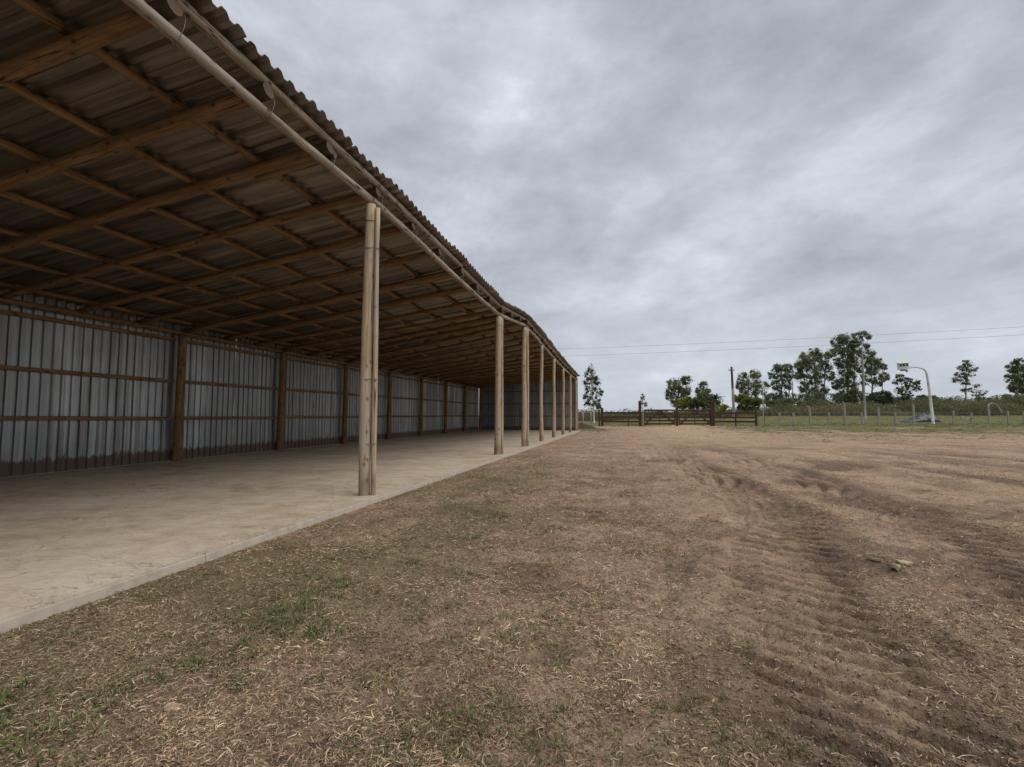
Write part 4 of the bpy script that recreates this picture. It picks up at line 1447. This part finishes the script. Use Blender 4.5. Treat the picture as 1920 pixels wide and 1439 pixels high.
# crumbs of soil and pale flecks
n = 44000
X, Y, D_ = wedge(n, 1.45, 14, 1.2, rng)
Zn = zones(X, Y)
keep = (X > XE + 0.02) & (rng.uniform(0, 1, n) < 0.2 + 0.6 * Zn[:, 2] + 0.3 * in_track(X, Y))
X, Y, D_ = X[keep], Y[keep], D_[keep]; n = len(X)
P = np.stack([X, Y, height(X, Y) + 0.002], -1)
octa = np.array([(1, 0, 0), (0, 1, 0), (-1, 0, 0), (0, -1, 0), (0, 0, 0.8), (0, 0, -0.8)], float)
r_ = (rng.uniform(0.002, 0.008, n) * (1 + 0.05 * D_) * np.where(rng.uniform(0, 1, n) < 0.04, 1.6, 1.0))
V = P[:, None, :] + octa[None] * r_[:, None, None] * rng.uniform(0.55, 1.3, (n, 6, 1))
fo = np.array([(0, 1, 4), (1, 2, 4), (2, 3, 4), (3, 0, 4), (1, 0, 5), (2, 1, 5), (3, 2, 5), (0, 3, 5)])
Q = ((np.arange(n) * 6)[:, None, None] + fo[None]).reshape(-1, 3)
pale = rng.uniform(0, 1, n) < 0.12
col = np.where(pale[:, None], np.array([[0.50, 0.43, 0.33]]), np.array([[0.24, 0.175, 0.13]])) * rng.uniform(0.6, 1.3, (n, 1))
tag(put('soil_crumbs', big_mesh('soil_crumbs', V.reshape(-1, 3), Q, False, np.repeat(col, 6, 0)), M['blade']), 'soil crumbs and pale flecks on the yard', 'soil crumbs', None, 'stuff')


# ------------------------------------------------------------------ single small things
def flake(name, x, y, L, Wd, T, rz, tilt, mat, label, cat, seed, group=None):
    rr = random.Random(seed)
    k = 9
    V, Fc = [], []
    for s in (0, 1):
        for j in range(k):
            a = 2 * math.pi * j / k
            q = 1 + rr.uniform(-0.22, 0.22) if s == 0 else None
            V.append([L / 2 * math.cos(a), Wd / 2 * math.sin(a), 0])
    rads = [1 + rr.uniform(-0.25, 0.2) for _ in range(k)]
    for s in (0, 1):
        for j in range(k):
            v_ = V[s * k + j]
            v_[0] *= rads[j]; v_[1] *= rads[j]
            v_[2] = (T if s else 0) + 0.25 * T * math.sin(j * 2.1 + seed) + 2.2 * T * (v_[0] / L) ** 2
    Fc = [tuple(reversed(range(k))), tuple(range(k, 2 * k))] + [(j, (j + 1) % k, k + (j + 1) % k, k + j) for j in range(k)]
    g0 = on_ground(x, y)
    o = put(name, mesh_of(name, V, Fc), M[mat])
    o.location = (g0.x, g0.y, float(height(g0.x, g0.y)) + 0.006)
    o.rotation_euler = (tilt, tilt * 0.6, rz)
    return tag(o, label, cat, group)


flake('dry_leaf', 322, 1334, 0.085, 0.05, 0.004, 0.5, 0.25, 'leaf_litter', 'large pale dry leaf lying on the soil near the lower left corner', 'leaf', 1)
flake('wood_chip', 440, 1398, 0.035, 0.018, 0.006, 0.3, 0.2, 'chip', 'tiny pale wood chip in the litter at the bottom left', 'wood chip', 2)
flake('wood_chip', 1678, 1082, 0.11, 0.055, 0.03, 0.9, 0.3, 'chip', 'square pale wood chip on the clod of turned soil', 'wood chip', 3, 'wood chips on the clod')
flake('wood_chip', 1694, 1074, 0.16, 0.06, 0.02, 0.2, 0.2, 'chip', 'long pale wood chip behind the square one on the clod', 'wood chip', 4, 'wood chips on the clod')
flake('wood_chip', 1641, 1073, 0.13, 0.03, 0.015, 2.2, 0.2, 'chip', 'thin splinter at the left end of the clod of turned soil', 'wood chip', 5, 'wood chips on the clod')
flake('wood_chip', 1472, 1330, 0.03, 0.014, 0.005, 2.4, 0.1, 'chip', 'pale splinter in the wheel track at the lower right', 'wood chip', 6)
flake('wood_chip', 1232, 1292, 0.035, 0.016, 0.005, 0.2, 0.1, 'chip', 'pale splinter in the tan litter below the middle', 'wood chip', 7)

# soil heap by the far corner of the shed
hp = gp(1091, 50)
rr = random.Random(4)
V, Fc = [(0, 0, 0.62)], []
for ring, (rad_, z) in enumerate(((0.35, 0.50), (0.75, 0.27), (1.15, 0.08), (1.5, -0.12))):
    for j in range(16):
        a = 2 * math.pi * j / 16
        k_ = rad_ * (1 + rr.uniform(-0.14, 0.14))
        V.append((k_ * math.cos(a) * 1.15, k_ * math.sin(a), z + rr.uniform(-0.05, 0.05)))
for j in range(16):
    Fc.append((0, 1 + j, 1 + (j + 1) % 16))
    for q in range(3):
        a = 1 + q * 16 + j; b_ = 1 + q * 16 + (j + 1) % 16
        Fc.append((a, a + 16, b_ + 16, b_))
o = put('soil_heap', mesh_of('soil_heap', V, Fc, True), M['soil_heap'])
o.location = hp
tag(o, 'small dark heap of soil near the far corner of the shed', 'soil heap')

# dark tarpaulin behind the fence
tp = gp(1722, 82)
V, Fc = [], []
nu, nv = 26, 10
rngt = np.random.default_rng(9)
for j in range(nv + 1):
    for i in range(nu + 1):
        u = i / nu * 2 - 1; v_ = j / nv * 2 - 1
        hgt = (1 - abs(v_) ** 2.2) * (0.15 + 1.15 * sstep(u, -1.0, 0.35)) * (1 - abs(u) ** 9)
        fold = 0.14 * math.sin(u * 13 + v_ * 5) + 0.10 * math.sin(u * 23 - v_ * 9)
        V.append((u * 2.9, v_ * 1.3 + 0.1 * math.sin(u * 8), float(hgt) * (1.0 + fold) + 0.02))
for j in range(nv):
    for i in range(nu):
        a = j * (nu + 1) + i
        Fc.append((a, a + 1, a + nu + 2, a + nu + 1))
o = put('tarpaulin', mesh_of('tarpaulin', V, Fc, True), M['tarp'])
o.location = tp; o.rotation_euler = (0, 0, YAW)
so = o.modifiers.new('thickness', 'SOLIDIFY'); so.thickness = 0.02
tag(o, 'dark blue tarpaulin over a low pile behind the lamp post', 'tarpaulin')

# white plastic scrap in the grass
sp0 = gp(1812, 84)
V = [(-0.8, 0, 0.75), (-0.35, 0.1, 0.55), (0, 0, 0.25), (0.4, 0.1, 0.5), (0.75, 0, 0.6), (-0.6, 0.3, 0.3), (0, 0.3, 0.05), (0.6, 0.3, 0.28)]
Fc = [(0, 1, 6, 5), (1, 2, 6), (2, 3, 6), (3, 4, 7, 6)]
o = put('plastic_scrap', mesh_of('plastic_scrap', V, Fc), M['plastic'])
o.location = sp0; o.rotation_euler = (0, 0, YAW)
so = o.modifiers.new('thickness', 'SOLIDIFY'); so.thickness = 0.02
tag(o, 'crumpled white plastic scrap in the grass behind the right fence posts', 'plastic scrap')
